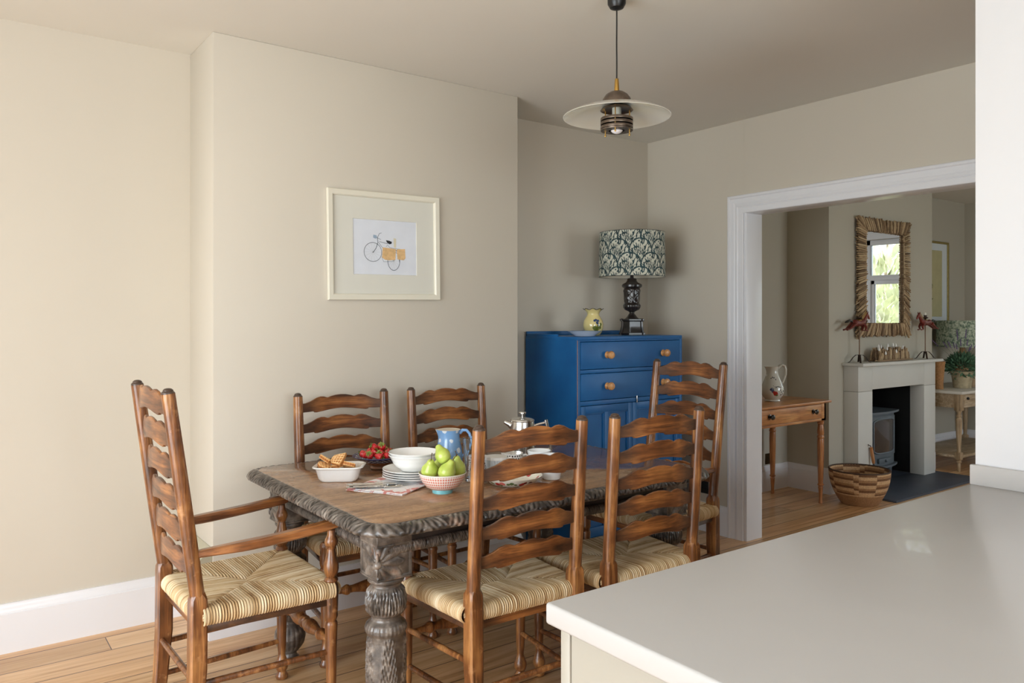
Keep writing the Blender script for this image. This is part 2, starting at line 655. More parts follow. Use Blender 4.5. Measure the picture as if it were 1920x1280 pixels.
# ------------------------------------------------------------ rush seat
def rush_seat(wr, wf, D, z0, parent, pitch=.0086):
    """wr, wf: half widths at the rear and front rail, D: depth (rear rail at y 0); z0: centre height of the rails"""
    mb = MB()
    st = []
    cor = [Vector((-wr, .009)), Vector((wr, .009)), Vector((wf, D)), Vector((-wf, D))]
    cen_l = Vector((-(wr + wf) / 2 + D * .5, D * .5))
    cen_r = Vector(((wr + wf) / 2 - D * .5, D * .5))
    if cen_l.x > -.015:
        cen_l.x, cen_r.x = -.012, .012
    apex = [(cen_l, cen_r), (cen_r, cen_r), (cen_r, cen_l), (cen_l, cen_l)]
    rr = .0225
    for k in range(4):
        a, b = cor[k], cor[(k + 1) % 4]
        ia, ib = apex[k]
        e = (b - a)
        L = e.length
        e.normalize()
        nrm = Vector((e.y, -e.x))           # outward
        ns = int(round(L / pitch))
        sub = 6
        S = np.linspace(0, ns, ns * sub + 1)
        rows, srow = [], []
        for sv in S:
            u = sv / ns * L
            p = a + e * u
            # inner limit by the diagonals
            da = (ia - a)
            db = (ib - b)
            ua = da.dot(e)
            na = -da.dot(nrm)
            ub = -db.dot(e)
            nb = -db.dot(nrm)
            if u < ua:
                dep = na * u / ua
            elif u > L - ub:
                dep = nb * (L - u) / ub
            else:
                dep = na
            ridge = abs(math.sin(PI * sv)) ** .7
            jit = math.sin(sv * 12.9898 + k * 3) * .0006
            row, sr = [], []
            # from the inner line outwards on the top, around the rail and back underneath
            m1, m2, m3 = 9, 10, 4
            for j in range(m1):
                q = 1 - j / m1
                h = rr + .003 - .012 * (q * dep / max(na, .01)) ** 1.3 - (.004 if j == 0 else 0)
                h += .0040 * ridge + jit * 2
                o = dep * q
                row.append((p.x - nrm.x * o, p.y - nrm.y * o, z0 + h))
                sr.append((sv, o, k))
            for j in range(m2 + 1):
                an = PI / 2 - PI * j / m2
                rad = rr + .0042 * ridge + jit * 2
                o = (rad) * math.cos(an)
                row.append((p.x + nrm.x * o, p.y + nrm.y * o, z0 + rad * math.sin(an) + .003 * (1 - j / m2)))
                sr.append((sv, -rr * (PI / 2 - an), k))
            for j in range(1, m3 + 1):
                o = min(dep, .06) * j / m3
                row.append((p.x - nrm.x * o, p.y - nrm.y * o, z0 - rr - .0028 * ridge + .001 * j))
                sr.append((sv, -.1 - o, k))
            rows.append(row)
            srow.append(sr)
        mb.grid(np.array(rows))
        st.append(np.array(srow).reshape(-1, 3))
    # curled ends of the rush rolls at the corners
    for k in range(4):
        a = cor[k]
        prv = (cor[k] - cor[(k - 1) % 4]).normalized()
        nxt = (cor[(k + 1) % 4] - cor[k]).normalized()
        for d, q in ((nxt, 1), (-prv, 1)):
            pts = []
            for j in range(14):
                an = 2 * PI * j / 14
                ou = Vector((d.y, -d.x)) * (1 if q > 0 else -1)
                pts.append((a.x + d.x * .004 + ou.x * .009 * math.cos(an), a.y + d.y * .004 + ou.y * .009 * math.cos(an), z0 + .001 + .011 * math.sin(an)))
            n0 = mb.n
            mb.tube(pts, .0055, 6, closed=True)
            st.append(np.stack([np.linspace(0, 9, mb.n - n0), np.linspace(0, .1, mb.n - n0), np.full(mb.n - n0, 5.0)], -1))
    o = mb.build('seat', M_rush, parent, ang=80)
    if len(o.data.vertices) == sum(len(q) for q in st):
        at_ = o.data.attributes.new('st', 'FLOAT_VECTOR', 'POINT')
        at_.data.foreach_set('vector', np.concatenate(st).astype(np.float32).ravel())
    o['label'] = 'straw-coloured woven rush seat'
    return o


def slat_mesh(hw, sc_=1, bow=.022):
    """wavy ladder-back slat, 2 hw long, curved back in plan"""
    tp = [(0, .018), (.06, .019), (.13, .027), (.20, .040), (.25, .0445), (.29, .0435), (.33, .0385), (.345, .0385), (.38, .043), (.44, .0475), (.5, .049)]
    bt = [(0, -.021), (.10, -.0205), (.16, -.0195), (.172, -.0245), (.20, -.0255), (.27, -.022), (.36, -.0165), (.44, -.0135), (.5, -.0125)]
    xs = sorted(set([a for a, _ in tp] + [b for b, _ in bt] + list(np.linspace(0, .5, 14))))
    xs = xs + [1 - q for q in reversed(xs[:-1])]
    f = lambda tab, q: float(np.interp(min(q, 1 - q), [a for a, _ in tab], [b for _, b in tab]))
    rows = []
    th = .0048
    for q in xs:
        x = (q * 2 - 1) * hw
        y = -bow * (1 - (2 * q - 1) ** 2)
        t_, b_ = f(tp, q) * sc_, f(bt, q) * sc_
        ch = .0022
        rows.append([(x, y - th, b_ + ch), (x, y - th, t_ - ch), (x, y - th + ch, t_), (x, y + th - ch, t_), (x, y + th, t_ - ch), (x, y + th, b_ + ch), (x, y + th - ch, b_), (x, y - th + ch, b_)])
    mb = MB()
    mb.grid(np.array(rows), closev=True)
    mb.f.append(tuple(range(7, -1, -1)))
    n = len(rows)
    mb.f.append(tuple((n - 1) * 8 + i for i in range(8)))
    return mb


def rear_post(x0, x1, zj, zt, lean, cap_parent, root):
    """x0 at the joint, x1 at the top; square and chamfered below the joint, round above"""
    mb = MB()
    # square foot with a slight rake backwards
    s0, s1 = .0205, .0250
    ys = lambda z: -.045 * max(0, 1 - z / .35) ** 1.5 * 0.6
    rows = []
    ch = .006
    lv = [(0, s0), (.15, s0 + .001), (.30, s1), (zj - .03, s1), (zj - .012, s1 - .001)]
    for z, q in lv:
        y = ys(z)
        rows.append([(x0 - q + ch, y - q, z), (x0 + q - ch, y - q, z), (x0 + q, y - q + ch, z), (x0 + q, y + q - ch, z), (x0 + q - ch, y + q, z), (x0 - q + ch, y + q, z), (x0 - q, y + q - ch, z), (x0 - q, y - q + ch, z)])
    # shoulder
    q = .0185
    rows.append([(x0 + q * 1.12 * math.cos(a), q * 1.12 * math.sin(a), zj + .006) for a in [math.radians(22.5 + 45 * k) + math.radians(-135) for k in range(8)]])
    mb.grid(np.array(rows), closev=True)
    mb.f.append(tuple(range(7, -1, -1)))
    mb.f.append(tuple((len(rows) - 1) * 8 + i for i in range(8)))
    pts, rad = [], []
    for k in range(13):
        t_ = k / 12
        pts.append((x0 + (x1 - x0) * t_, lean * t_, zj - .012 + (zt - .014 - zj + .012) * t_))
        rad.append(.0220 + .0012 * math.sin(PI * t_) - .0018 * t_)
    mb.tube(pts, rad, 16)
    p = part('back_post', mb, M_oak, root)
    cp = MB().lathe([(.0200, 0), (.0200, .004), (.0165, .008), (.0145, .009), (.0150, .012), (.0105, .016), (.005, .0175), (1e-5, .018)], 16, M=T(x1, lean, zt - .0155))
    cp.build('post_cap', M_cap, p)
    return p


def stick(a, b, prof=None, r=.0095, n=12):
    """turned or plain rod between two points; prof = list of (t, r)"""
    a, b = Vector(a), Vector(b)
    prof = prof or [(0, r * .85), (.08, r), (.5, r * 1.08), (.92, r), (1, r * .85)]
    return MB().tube([a + (b - a) * t_ for t_, _ in prof], [q for _, q in prof], n)


TURNED = [(0, .009), (.10, .0095), (.14, .012), (.17, .019), (.185, .021), (.20, .0195), (.21, .015), (.24, .0145), (.30, .019), (.36, .024), (.41, .0245), (.45, .020), (.475, .0165), (.48, .021), (.5, .0225)]
TURNED = TURNED + [(1 - a, b) for a, b in reversed(TURNED[:-1])]
FOOT = [(.013, 0), (.021, .003), (.0235, .010), (.022, .018), (.0165, .026), (.0155, .030), (.0215, .038), (.0245, .050), (.0235, .062), (.018, .076), (.0135, .090), (.0135, .100)]


def chair(label, kind, group):
    arm = kind == 'arm'
    wr, wf, D = (.20, .222, .425) if arm else (.205, .242, .365)
    zj, zt = (.53, 1.16) if arm else (.53, 1.042)
    wt = .202 if arm else .207
    lean = -.085 if arm else -.035
    ns = 6 if arm else 5
    zs = .462 if arm else .452         # centre height of the rush rails
    t = thing('ladder_back_armchair' if arm else 'ladder_back_chair', label, 'chair', group=group)
    for s in (-1, 1):
        rear_post(s * wr, s * wt, zj, zt, lean, None, t)
    # slats
    for k in range(ns):
        if arm:
            z = 1.103 - k * .0985
        else:
            z = .978 - k * .0915
        tt = (z - zj) / (zt - zj)
        hw = wr + (wt - wr) * tt - .010
        o = slat_mesh(hw, 1.12 if arm else 1.0).build('slat', M_slat, t)
        o.location = (0, lean * tt, z)
    # front legs
    for s in (-1, 1):
        if arm:
            pf = FOOT + [(.0165, .13), (.0185, .24), (.0205, .33), (.0215, .345), (.0205, .352), (.0165, .358), (.0195, .366), (.0225, .374), (.0215, .386), (.0225, .40), (.0235, .44), (.0225, .475), (.0185, .482), (.0205, .488), (.0235, .494),
                         (.0205, .502), (.0165, .505), (.0225, .517), (.0255, .532), (.0245, .548), (.0195, .566), (.0150, .588), (.0135, .598), (.0165, .600), (.0165, .605), (.0205, .613), (.0225, .622), (.0195, .633), (.0135, .645), (.0125, .662)]
        else:
            pf = FOOT + [(.0165, .13), (.0185, .24), (.0195, .35), (.0185, .372), (.0215, .38), (.0205, .388), (.0165, .392), (.0205, .397), (.0225, .41), (.0228, .47), (.0215, .482), (.0185, .487), (.0180, .4895), (.012, .493), (1e-5, .494)]
        m = MB().lathe(pf, 20, M=T(s * wf, D, 0))
        part('front_leg', m, M_oak, t)
    # boards under the rush
    zr = zs - .035
    def board(a, b, h=.015, w=.008):
        a, b = Vector(a), Vector(b)
        L = (b - a).length
        ang = math.atan2(b.y - a.y, b.x - a.x)
        mb = MB().box((0, -w, -h), (L, w, h), .004, M=T(*a) @ R(ang, 'Z'))
        part('seat_rail', mb, M_slat, t)
    board((-wr, .006, zr), (wr, .006, zr))
    board((-wf, D + .008, zr), (wf, D + .008, zr))
    for s in (-1, 1):
        board((s * (wr + .004), 0, zr), (s * (wf + .004), D, zr))
    # stretchers
    ya = -.012
    for s in (-1, 1):
        for z in ((.255, .145) if arm else (.30, .175)):
            part('side_stretcher', stick((s * wr, ya if z > .2 else ya * 1.6, z), (s * wf, D, z)), M_oak, t)
    part('rear_stretcher', stick((-wr, ya, .27 if arm else .22), (wr, ya, .27 if arm else .22)), M_oak, t)
    part('front_stretcher', stick((-wf, D, .285), (wf, D, .285), TURNED, n=20), M_oak, t)
    rush_seat(wr + .014 if not arm else wr + .016, wf + (.010 if arm else 0), D + .006, zs, t)
    if arm:
        for s in (-1, 1):
            # arm: slightly bowed flat rail from the back post over the front support
            rows = []
            for k in range(17):
                q = k / 16
                y = -.016 + q * (D + .035)
                x = s * (wr + (wf - wr) * q + .006 * math.sin(PI * q))
                z = .652 + .030 * q ** .8 - .008 * math.sin(PI * q) + (.0 if q < .95 else -.002)
                w_ = .0105 + .010 * min(1, q * 3.2)
                h_ = .0105 + .005 * min(1, q * 3)
                if k == 16:
                    w_ *= .8
                    h_ *= .8
                sec = [(-1, -.6), (-1, .6), (-.6, 1), (.6, 1), (1, .6), (1, -.6), (.6, -1), (-.6, -1)]
                rows.append([(x + a * w_, y, z + b * h_) for a, b in sec])
            mb = MB()
            mb.grid(np.array(rows), closev=True)
            mb.f.append(tuple(range(8)))
            mb.f.append(tuple(16 * 8 + i for i in range(8)))
            m_arm = M_arm
            part('armrest', mb, m_arm, t)
    return t


M_arm = wood('old_oak_arm', srgb(84, 48, 26), srgb(142, 88, 48), srgb(184, 124, 72), .28, 'y', 1, .35)
G1 = 'dining chairs along the long sides of the carved table'
G2 = 'armchairs at the ends of the carved table'


def put(o, x, y, rz, label=None):
    o.location = (x, y, 0)
    o.rotation_euler = (0, 0, rz)
    if label:
        o['label'] = label
    return o


armA = chair('tall six-slat oak armchair with rush seat at the table end by the pale wall recess', 'arm', G2)
put(armA, .632, 2.665, -PI / 2 + math.radians(1))
armF = dup(armA, label='tall oak ladder-back armchair at the table end in front of the blue cupboard')
put(armF, 2.945, 2.59, PI / 2 + math.radians(4))
chD = chair('ladder-back chair seen from behind at the table edge beside the worktop corner', 'side', G1)
put(chD, 1.537, 1.995, math.radians(-1))
chE = dup(chD, label='ladder-back chair seen from behind, between the worktop and the end armchair')
put(chE, 2.080, 1.955, math.radians(-3))
chB = dup(chD, label='ladder-back chair against the chimney breast behind the waffles and strawberries')
put(chB, 1.475, 3.25, PI + math.radians(-1))
chC = dup(chD, label='ladder-back chair against the chimney breast behind the blue spotted jug')
put(chC, 2.025, 3.235, PI + math.radians(2))

# ------------------------------------------------------------ carved dining table
def table_top_mat():
    t = NT('table_top_oak')
    co = t.coord()
    g = t.noise(t.scale(co, 2.2, 30, 20), 1, 6, .6, .8)
    sp = t.noise(t.scale(co, 60, 190, 60), 1, 3, .6)
    b = t.noise(co, 3.2, 4, .55)
    f = t.math('ADD', t.math('MULTIPLY', g, .55), t.math('MULTIPLY', b, .45))
    c = t.ramp(f, [(.33, srgb(104, 74, 52)), (.5, srgb(152, 116, 84)), (.66, srgb(184, 146, 108))])
    c = t.mix(.6, c, t.ramp(sp, [(.38, (.5, .45, .4)), (.52, (1, 1, 1)), (.75, (1.0, .93, .86))]), 'MULTIPLY')
    t.bump(t.math('ADD', sp, g), .22, .0006)
    return t.fin(c, t.ramp(b, [(.3, (.20, .20, .20)), (.7, (.32, .32, .32))]), Coat_Weight=.7, Coat_Roughness=.13)


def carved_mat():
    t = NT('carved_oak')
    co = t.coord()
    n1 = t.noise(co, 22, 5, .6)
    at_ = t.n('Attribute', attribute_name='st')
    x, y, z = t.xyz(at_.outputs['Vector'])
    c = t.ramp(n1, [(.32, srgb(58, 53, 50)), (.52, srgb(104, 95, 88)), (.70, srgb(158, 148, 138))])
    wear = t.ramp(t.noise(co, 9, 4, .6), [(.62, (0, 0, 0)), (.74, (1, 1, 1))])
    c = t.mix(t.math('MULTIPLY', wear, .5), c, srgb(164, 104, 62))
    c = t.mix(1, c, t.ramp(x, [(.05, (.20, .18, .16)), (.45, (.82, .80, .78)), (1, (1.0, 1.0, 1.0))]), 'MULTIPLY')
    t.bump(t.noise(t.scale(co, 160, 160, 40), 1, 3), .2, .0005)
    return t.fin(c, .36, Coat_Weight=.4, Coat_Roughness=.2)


M_ttop = table_top_mat()
M_carv = carved_mat()
M_frieze = wood('dark_frieze_oak', srgb(30, 24, 22), srgb(48, 38, 34), srgb(70, 55, 47), .42, 'x', 1, .2)


def set_st(o, arr):
    at_ = o.data.attributes.new('st', 'FLOAT_VECTOR', 'POINT')
    a = np.zeros((len(o.data.vertices), 3), np.float32)
    arr = np.asarray(arr, np.float32).ravel()
    a[:len(arr), 0] = arr[:len(a)]
    at_.data.foreach_set('vector', a.ravel())


def rrect(x0, x1, y0, y1, r, ds):
    """rounded rectangle: points, outward normals, arc length"""
    P, N = [], []
    segs = [((x0 + r, y0), (x1 - r, y0), (0, -1)), ((x1, y0 + r), (x1, y1 - r), (1, 0)), ((x1 - r, y1), (x0 + r, y1), (0, 1)), ((x0, y1 - r), (x0, y0 + r), (-1, 0))]
    cs = [((x1 - r, y0 + r), -PI / 2), ((x1 - r, y1 - r), 0), ((x0 + r, y1 - r), PI / 2), ((x0 + r, y0 + r), PI)]
    for (a, b, n), (c, a0) in zip(segs, cs):
        L = math.dist(a, b)
        m = max(1, int(L / ds))
        for k in range(m):
            q = k / m
            P.append((a[0] + (b[0] - a[0]) * q, a[1] + (b[1] - a[1]) * q))
            N.append(n)
        m = max(2, int(r * PI / 2 / ds * 1.5))
        for k in range(m):
            an = a0 + PI / 2 * k / m
            P.append((c[0] + r * math.cos(an), c[1] + r * math.sin(an)))
            N.append((math.cos(an), math.sin(an)))
    return np.array(P), np.array(N)


def nulling(S, Q, motif=.15):
    """carved leaf pattern on the moulding: S arc length, Q 0 at the top to 1 at the bottom"""
    k = np.floor(S / motif)
    u = S / motif - k                       # 0..1 within a motif
    d = np.abs(u - .5) * 2                  # 0 centre, 1 between leaves
    ribs = np.sin(2 * PI * (d * 4.4 * (1 - .35 * Q) - 1.9 * np.clip(Q - .15, 0, 1) ** 1.3 - .3 * np.sin(3 * Q)))
    ribs = np.sign(ribs) * np.abs(ribs) ** .7
    spine = np.exp(-(d / .055) ** 2)
    edge = np.exp(-((d - .985) / .05) ** 2)
    lobes = .25 * np.sin(2 * PI * (d * 2.3 + Q * 1.5))
    h = .5 + .42 * ribs + .5 * spine - .8 * edge + lobes
    env = np.clip(np.sin(PI * np.clip((Q - .03) / .86, 0, 1)), 0, 1) ** .45
    return h * env, env


def carved_ring(name, P, N, prof, amp, parent, mat=None, motif=.15):
    """sweep of a moulding profile (offset, z) around a closed path with leaf carving"""
    m = len(prof)
    pf = np.array(prof, float)
    S = np.concatenate([[0], np.cumsum(np.linalg.norm(np.diff(P, axis=0), axis=1))])
    tot = S[-1] + np.linalg.norm(P[0] - P[-1])
    S = S / tot * round(tot / motif) * motif
    q = np.linspace(0, 1, m)
    h, env = nulling(S[:, None], q[None, :], motif)
    # profile normals
    tg = np.gradient(pf, axis=0)
    nn = np.stack([-tg[:, 1], tg[:, 0]], -1)
    nn /= np.linalg.norm(nn, axis=1)[:, None]
    off = pf[None, :, 0] + h * amp * nn[None, :, 0] * env
    zz = pf[None, :, 1] + h * amp * nn[None, :, 1] * env
    X = P[:, None, 0] + N[:, None, 0] * off
    Y = P[:, None, 1] + N[:, None, 1] * off
    mb = MB()
    mb.grid(np.stack([X, Y, zz], -1), closeu=True)
    o = mb.build(name, mat or M_carv, parent, ang=70)
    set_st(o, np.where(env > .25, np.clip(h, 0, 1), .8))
    return o


TX0, TX1, TY0, TY1, TZ = 1.035, 2.510, 2.065, 3.17, .76


def build_table():
    t = thing('carved_dining_table', 'long dark oak table with leaf-carved edge and bulbous carved legs', 'table', (0, 0, 0))
    P, N = rrect(TX0, TX1, TY0, TY1, .075, .0022)
    pf = []
    # smooth thumb profile, dense
    ctrl = [(0, .7595), (.0030, .7572), (.0060, .7575), (.015, .7565), (.026, .7535), (.035, .7485), (.0415, .7405), (.0435, .7345), (.0420, .7290), (.0360, .7262), (.0250, .7255)]
    q = np.linspace(0, len(ctrl) - 1, 26)
    pf = [(np.interp(k, range(len(ctrl)), [c[0] for c in ctrl]), np.interp(k, range(len(ctrl)), [c[1] for c in ctrl])) for k in q]
    carved_ring('carved_edge', P, N, pf, .0036, t)['label'] = 'leaf-carved moulded edge'
    # top slab
    P2, N2 = rrect(TX0 + .0005, TX1 - .0005, TY0 + .0005, TY1 - .0005, .075, .02)
    mb = MB()
    n = len(P2)
    rows = []
    for d, z in ((.024, .7250), (.0, .7255), (.0, .7590), (-.0015, .7600)):
        rows.append(np.concatenate([P2 + N2 * d, np.full((n, 1), z)], 1))
    mb.grid(np.array(rows), closev=True)
    mb.f.append(tuple(range(n - 1, -1, -1)))
    mb.f.append(tuple(3 * n + i for i in range(n)))
    part('tabletop', mb, M_ttop, t)
    # aprons with carved lower bead
    ax0, ax1, ay0, ay1 = 1.10, 2.46, 2.165, 3.075
    for a, b in (((ax0, ay0, .64), (ax1, ay0 + .03, .7250)), ((ax0, ay1 - .03, .64), (ax1, ay1, .7250)), ((ax0, ay0, .64), (ax0 + .03, ay1, .7250)), ((ax1 - .03, ay0, .64), (ax1, ay1, .7250))):
        part('apron', MB().box(a, b, .001), M_frieze, t)
    P, N = rrect(ax0, ax1, ay0, ay1, .003, .0025)
    bead = [(0, .668), (.004, .6685), (.011, .667), (.017, .662), (.020, .654), (.020, .645), (.016, .638), (.009, .635), (-.028, .634)]
    q = np.linspace(0, len(bead) - 1, 17)
    bead = [(np.interp(k, range(len(bead)), [c[0] for c in bead]), np.interp(k, range(len(bead)), [c[1] for c in bead])) for k in q]
    carved_ring('carved_bead', P, N, bead, .0018, t, motif=.05)

    # legs
    W = .121

    def face(W, z0, z1, M):
        """carved face of the leg block, fan of feathers spreading from the outer corner"""
        nu, nz = 44, 48
        U, Z = np.meshgrid(np.linspace(0, W, nu), np.linspace(z0, z1, nz), indexing='ij')
        zc = (z0 + z1) / 2 - .004
        d = np.hypot(U - .0, Z - zc)
        an = np.arctan2(Z - zc, U + 1e-6)
        ribs = np.abs(np.cos(an * 7.0)) ** .6
        rad = .088 + .010 * np.cos(an * 7 * 2)
        h = np.where((d > .014) & (d < rad), ribs * (1 - .3 * d / .09), 0.0)
        h *= np.clip((d - .014) / .008, 0, 1) * np.clip((rad - d) / .006, 0, 1)
        edge = np.clip(np.minimum.reduce([U + .006, W - U, Z - z0, z1 - Z]) / .010, 0, 1)
        h = h * edge * .0068
        rec = -.003 * np.clip(np.minimum.reduce([U + .02, W - .006 - U, Z - z0 - .004, z1 - .004 - Z]) / .004, 0, 1)
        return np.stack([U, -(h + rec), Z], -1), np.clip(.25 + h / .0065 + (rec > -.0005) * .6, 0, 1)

    def leafy(T_, Z, Rr):
        out = Rr.copy()
        # small bulb with upright leaves
        m1 = np.clip((Z - .445) / .01, 0, 1) * np.clip((.528 - Z) / .012, 0, 1)
        ph = (T_ * 7 / (2 * PI)) % 1 - .5
        rib = np.cos(2 * PI * (np.abs(ph) * 5.2 - (Z - .45) * 9))
        out += m1 * (.0032 * rib - .004 * np.exp(-((np.abs(ph) - .5) / .05) ** 2))
        # upper skirt of the large bulb: gadroons
        m2 = np.clip((Z - .383) / .008, 0, 1) * np.clip((.418 - Z) / .006, 0, 1)
        out += m2 * .0030 * np.abs(np.sin(T_ * 15))
        # tall acanthus leaves
        m3 = np.clip((Z - .17) / .02, 0, 1) * np.clip((.384 - Z) / .012, 0, 1)
        ph = (T_ * 5 / (2 * PI)) % 1 - .5
        zz = (Z - .17) / .21
        wdt = .43 * np.clip(1.15 - zz, 0, 1) ** .5 * np.clip(zz * 6 + .4, 0, 1)
        inside = 1 / (1 + np.exp((np.abs(ph) - wdt) / .018))
        rib = np.cos(2 * PI * (np.abs(ph) * 8.0 - zz * 4.6 + 1.2 * np.abs(ph) ** 2))
        stem = np.exp(-(ph / .03) ** 2)
        out += m3 * (inside * (.0032 + .0026 * rib + .0026 * stem) - .001)
        # lower fluted bulb
        m4 = np.clip((Z - .045) / .01, 0, 1) * np.clip((.145 - Z) / .01, 0, 1)
        out += m4 * .0030 * (np.abs(np.sin(T_ * 9)) - .5)
        return out

    prof0 = [(.030, 0), (.036, .004), (.036, .014), (.028, .022), (.026, .032), (.038, .045), (.055, .070), (.060, .095), (.056, .120), (.042, .145), (.034, .155), (.034, .162), (.045, .168), (.050, .178), (.056, .20), (.0595, .24), (.0605, .28), (.0600, .32), (.0590, .36), (.0600, .380), (.0635, .392), (.0640, .402),
             (.0590, .414), (.050, .421), (.047, .424), (.0455, .430), (.0455, .438), (.0540, .443), (.0610, .455), (.0640, .475), (.0630, .495), (.0580, .515), (.0500, .528), (.0470, .531), (.0470, .538), (.0540, .543), (.0580, .548), (.0580, .555), (.0550, .559), (.0590, .564)]
    zs = np.array([p[1] for p in prof0])
    rs = np.array([p[0] for p in prof0])
    zd = np.unique(np.concatenate([zs, np.linspace(0, .564, 150)]))
    prof = list(zip(np.interp(zd, zs, rs), zd))
    for cx, cy, sx, sy in ((1.138, 2.205, -1, -1), (2.430, 2.205, 1, -1), (2.430, 3.035, 1, 1), (1.138, 3.035, -1, 1)):
        mb = MB()
        n = 112
        mb.lathe(prof, n, fn=leafy)
        nl = mb.n
        th = np.linspace(0, 2 * PI, n, endpoint=False)
        Tm, Zm = np.meshgrid(th, [p[1] for p in prof])
        R0 = np.repeat(np.array([p[0] for p in prof])[:, None], n, 1)
        dlt = leafy(Tm, Zm, R0) - R0
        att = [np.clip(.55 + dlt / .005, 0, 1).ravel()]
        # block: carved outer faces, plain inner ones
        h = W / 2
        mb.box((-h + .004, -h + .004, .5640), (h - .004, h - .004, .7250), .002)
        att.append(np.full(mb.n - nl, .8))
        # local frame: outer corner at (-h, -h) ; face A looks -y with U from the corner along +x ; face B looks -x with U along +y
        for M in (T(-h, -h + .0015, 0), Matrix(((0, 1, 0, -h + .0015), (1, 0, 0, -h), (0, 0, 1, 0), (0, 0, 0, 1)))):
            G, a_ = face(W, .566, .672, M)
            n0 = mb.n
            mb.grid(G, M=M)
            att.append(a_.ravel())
        n0 = mb.n
        # plain band over the carving
        mb.box((-h - .001, -h - .001, .672), (h, h, .7250), .003)
        mb.box((-h - .001, -h - .001, .561), (h, h, .568), .002)
        # boss on the corner with four petals
        mb.ball((-h + .001, -h + .001, .615), .0125, 16)
        for dx, dz in ((0, 1), (0, -1)):
            for k in range(3):
                mb.ball((-h - .0005, -h - .0005, .615 + dz * (.022 + .003 * k)), .0095 - .002 * k, 10, .5, .5, 1.5)
        att.append(np.full(mb.n - n0, .8))
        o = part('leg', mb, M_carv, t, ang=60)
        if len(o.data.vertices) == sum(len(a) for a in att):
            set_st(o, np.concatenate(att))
        o.location = (cx, cy, 0)
        ang = {(-1, -1): 0, (1, -1): PI / 2, (1, 1): PI, (-1, 1): -PI / 2}[(sx, sy)]
        o.rotation_euler = (0, 0, ang)
    return t


build_table()

# ------------------------------------------------------------ kitchen peninsula
M_work = plain('pale_composite_worktop', srgb(178, 176, 174), .32, var=.012, sc=6, Coat_Weight=.1)
M_cab = plain('taupe_cabinet_paint', srgb(160, 154, 142), .45, var=.01, sc=4)


def peninsula():
    t = thing('kitchen_worktop', 'wide pale composite worktop running to the pale partition wall', 'worktop')
    wt_ = MB().box((.788, -2.4, .875), (2.317, .974, .91), .0055, seg=3)
    part('slab', wt_, M_work, t)
    up = MB().box((2.300, -2.4, .9095), (2.318, .972, .965), .003)
    part('upstand', up, M_work, t)
    c = thing('kitchen_cabinet_run', 'taupe painted cabinet run beneath the pale worktop', 'kitchen cabinet')
    part('end_panel', MB().box((.806, .934, 0), (2.31, .956, .8745), .0015), M_cab, c)
    part('side_panel', MB().box((.808, -2.38, 0), (.83, .9325, .8745), .0015), M_cab, c)
    part('carcass', MB().box((.83, -2.38, .1), (2.30, .933, .872)), M_cab, c)
    part('plinth', MB().box((.86, -2.35, 0), (2.25, .90, .1)), M_cab, c)


peninsula()

# ------------------------------------------------------------ blue cupboard
def blue_mat():
    t = NT('worn_blue_paint')
    co = t.coord()
    c = t.ramp(t.noise(co, 6, 4), [(.3, srgb(20, 84, 140)), (.7, srgb(28, 98, 156))])
    w_ = t.ramp(t.noise(t.scale(co, 40, 40, 6), 1, 4, .6), [(.70, (0, 0, 0)), (.76, (1, 1, 1))])
    c = t.mix(t.math('MULTIPLY', w_, .25), c, srgb(60, 110, 150))
    t.bump(t.noise(t.scale(co, 50, 50, 5), 1, 4), .12, .0006)
    return t.fin(c, .42, Specular_IOR_Level=.4)


M_blue = blue_mat()
M_bedge = plain('bared_wood_edge', srgb(150, 112, 96), .5, var=.25, sc=80)
M_pine = wood('waxed_pine', srgb(150, 92, 48), srgb(190, 128, 74), srgb(214, 158, 100), .35, 'x', .8, .25)
M_pine_z = wood('waxed_pine_turned', srgb(140, 84, 42), srgb(180, 116, 64), srgb(206, 146, 90), .33, 'z', .8, .3)
M_knob = wood('beech_knob', srgb(176, 112, 58), srgb(206, 146, 86), srgb(224, 170, 112), .32, 'z', 1.5, .3)
M_steel = plain('brushed_steel', (.62, .61, .59), .22, 1, var=.03, sc=20)
M_chrome = plain('polished_chrome', (.75, .74, .72), .10, 1, var=.02)
M_brass = plain('aged_brass', srgb(196, 156, 84), .3, 1, var=.08)
M_black = plain('black_plastic', srgb(22, 21, 20), .35, var=.1)
M_iron = plain('dark_iron', srgb(58, 44, 38), .5, .5, var=.2, sc=60)


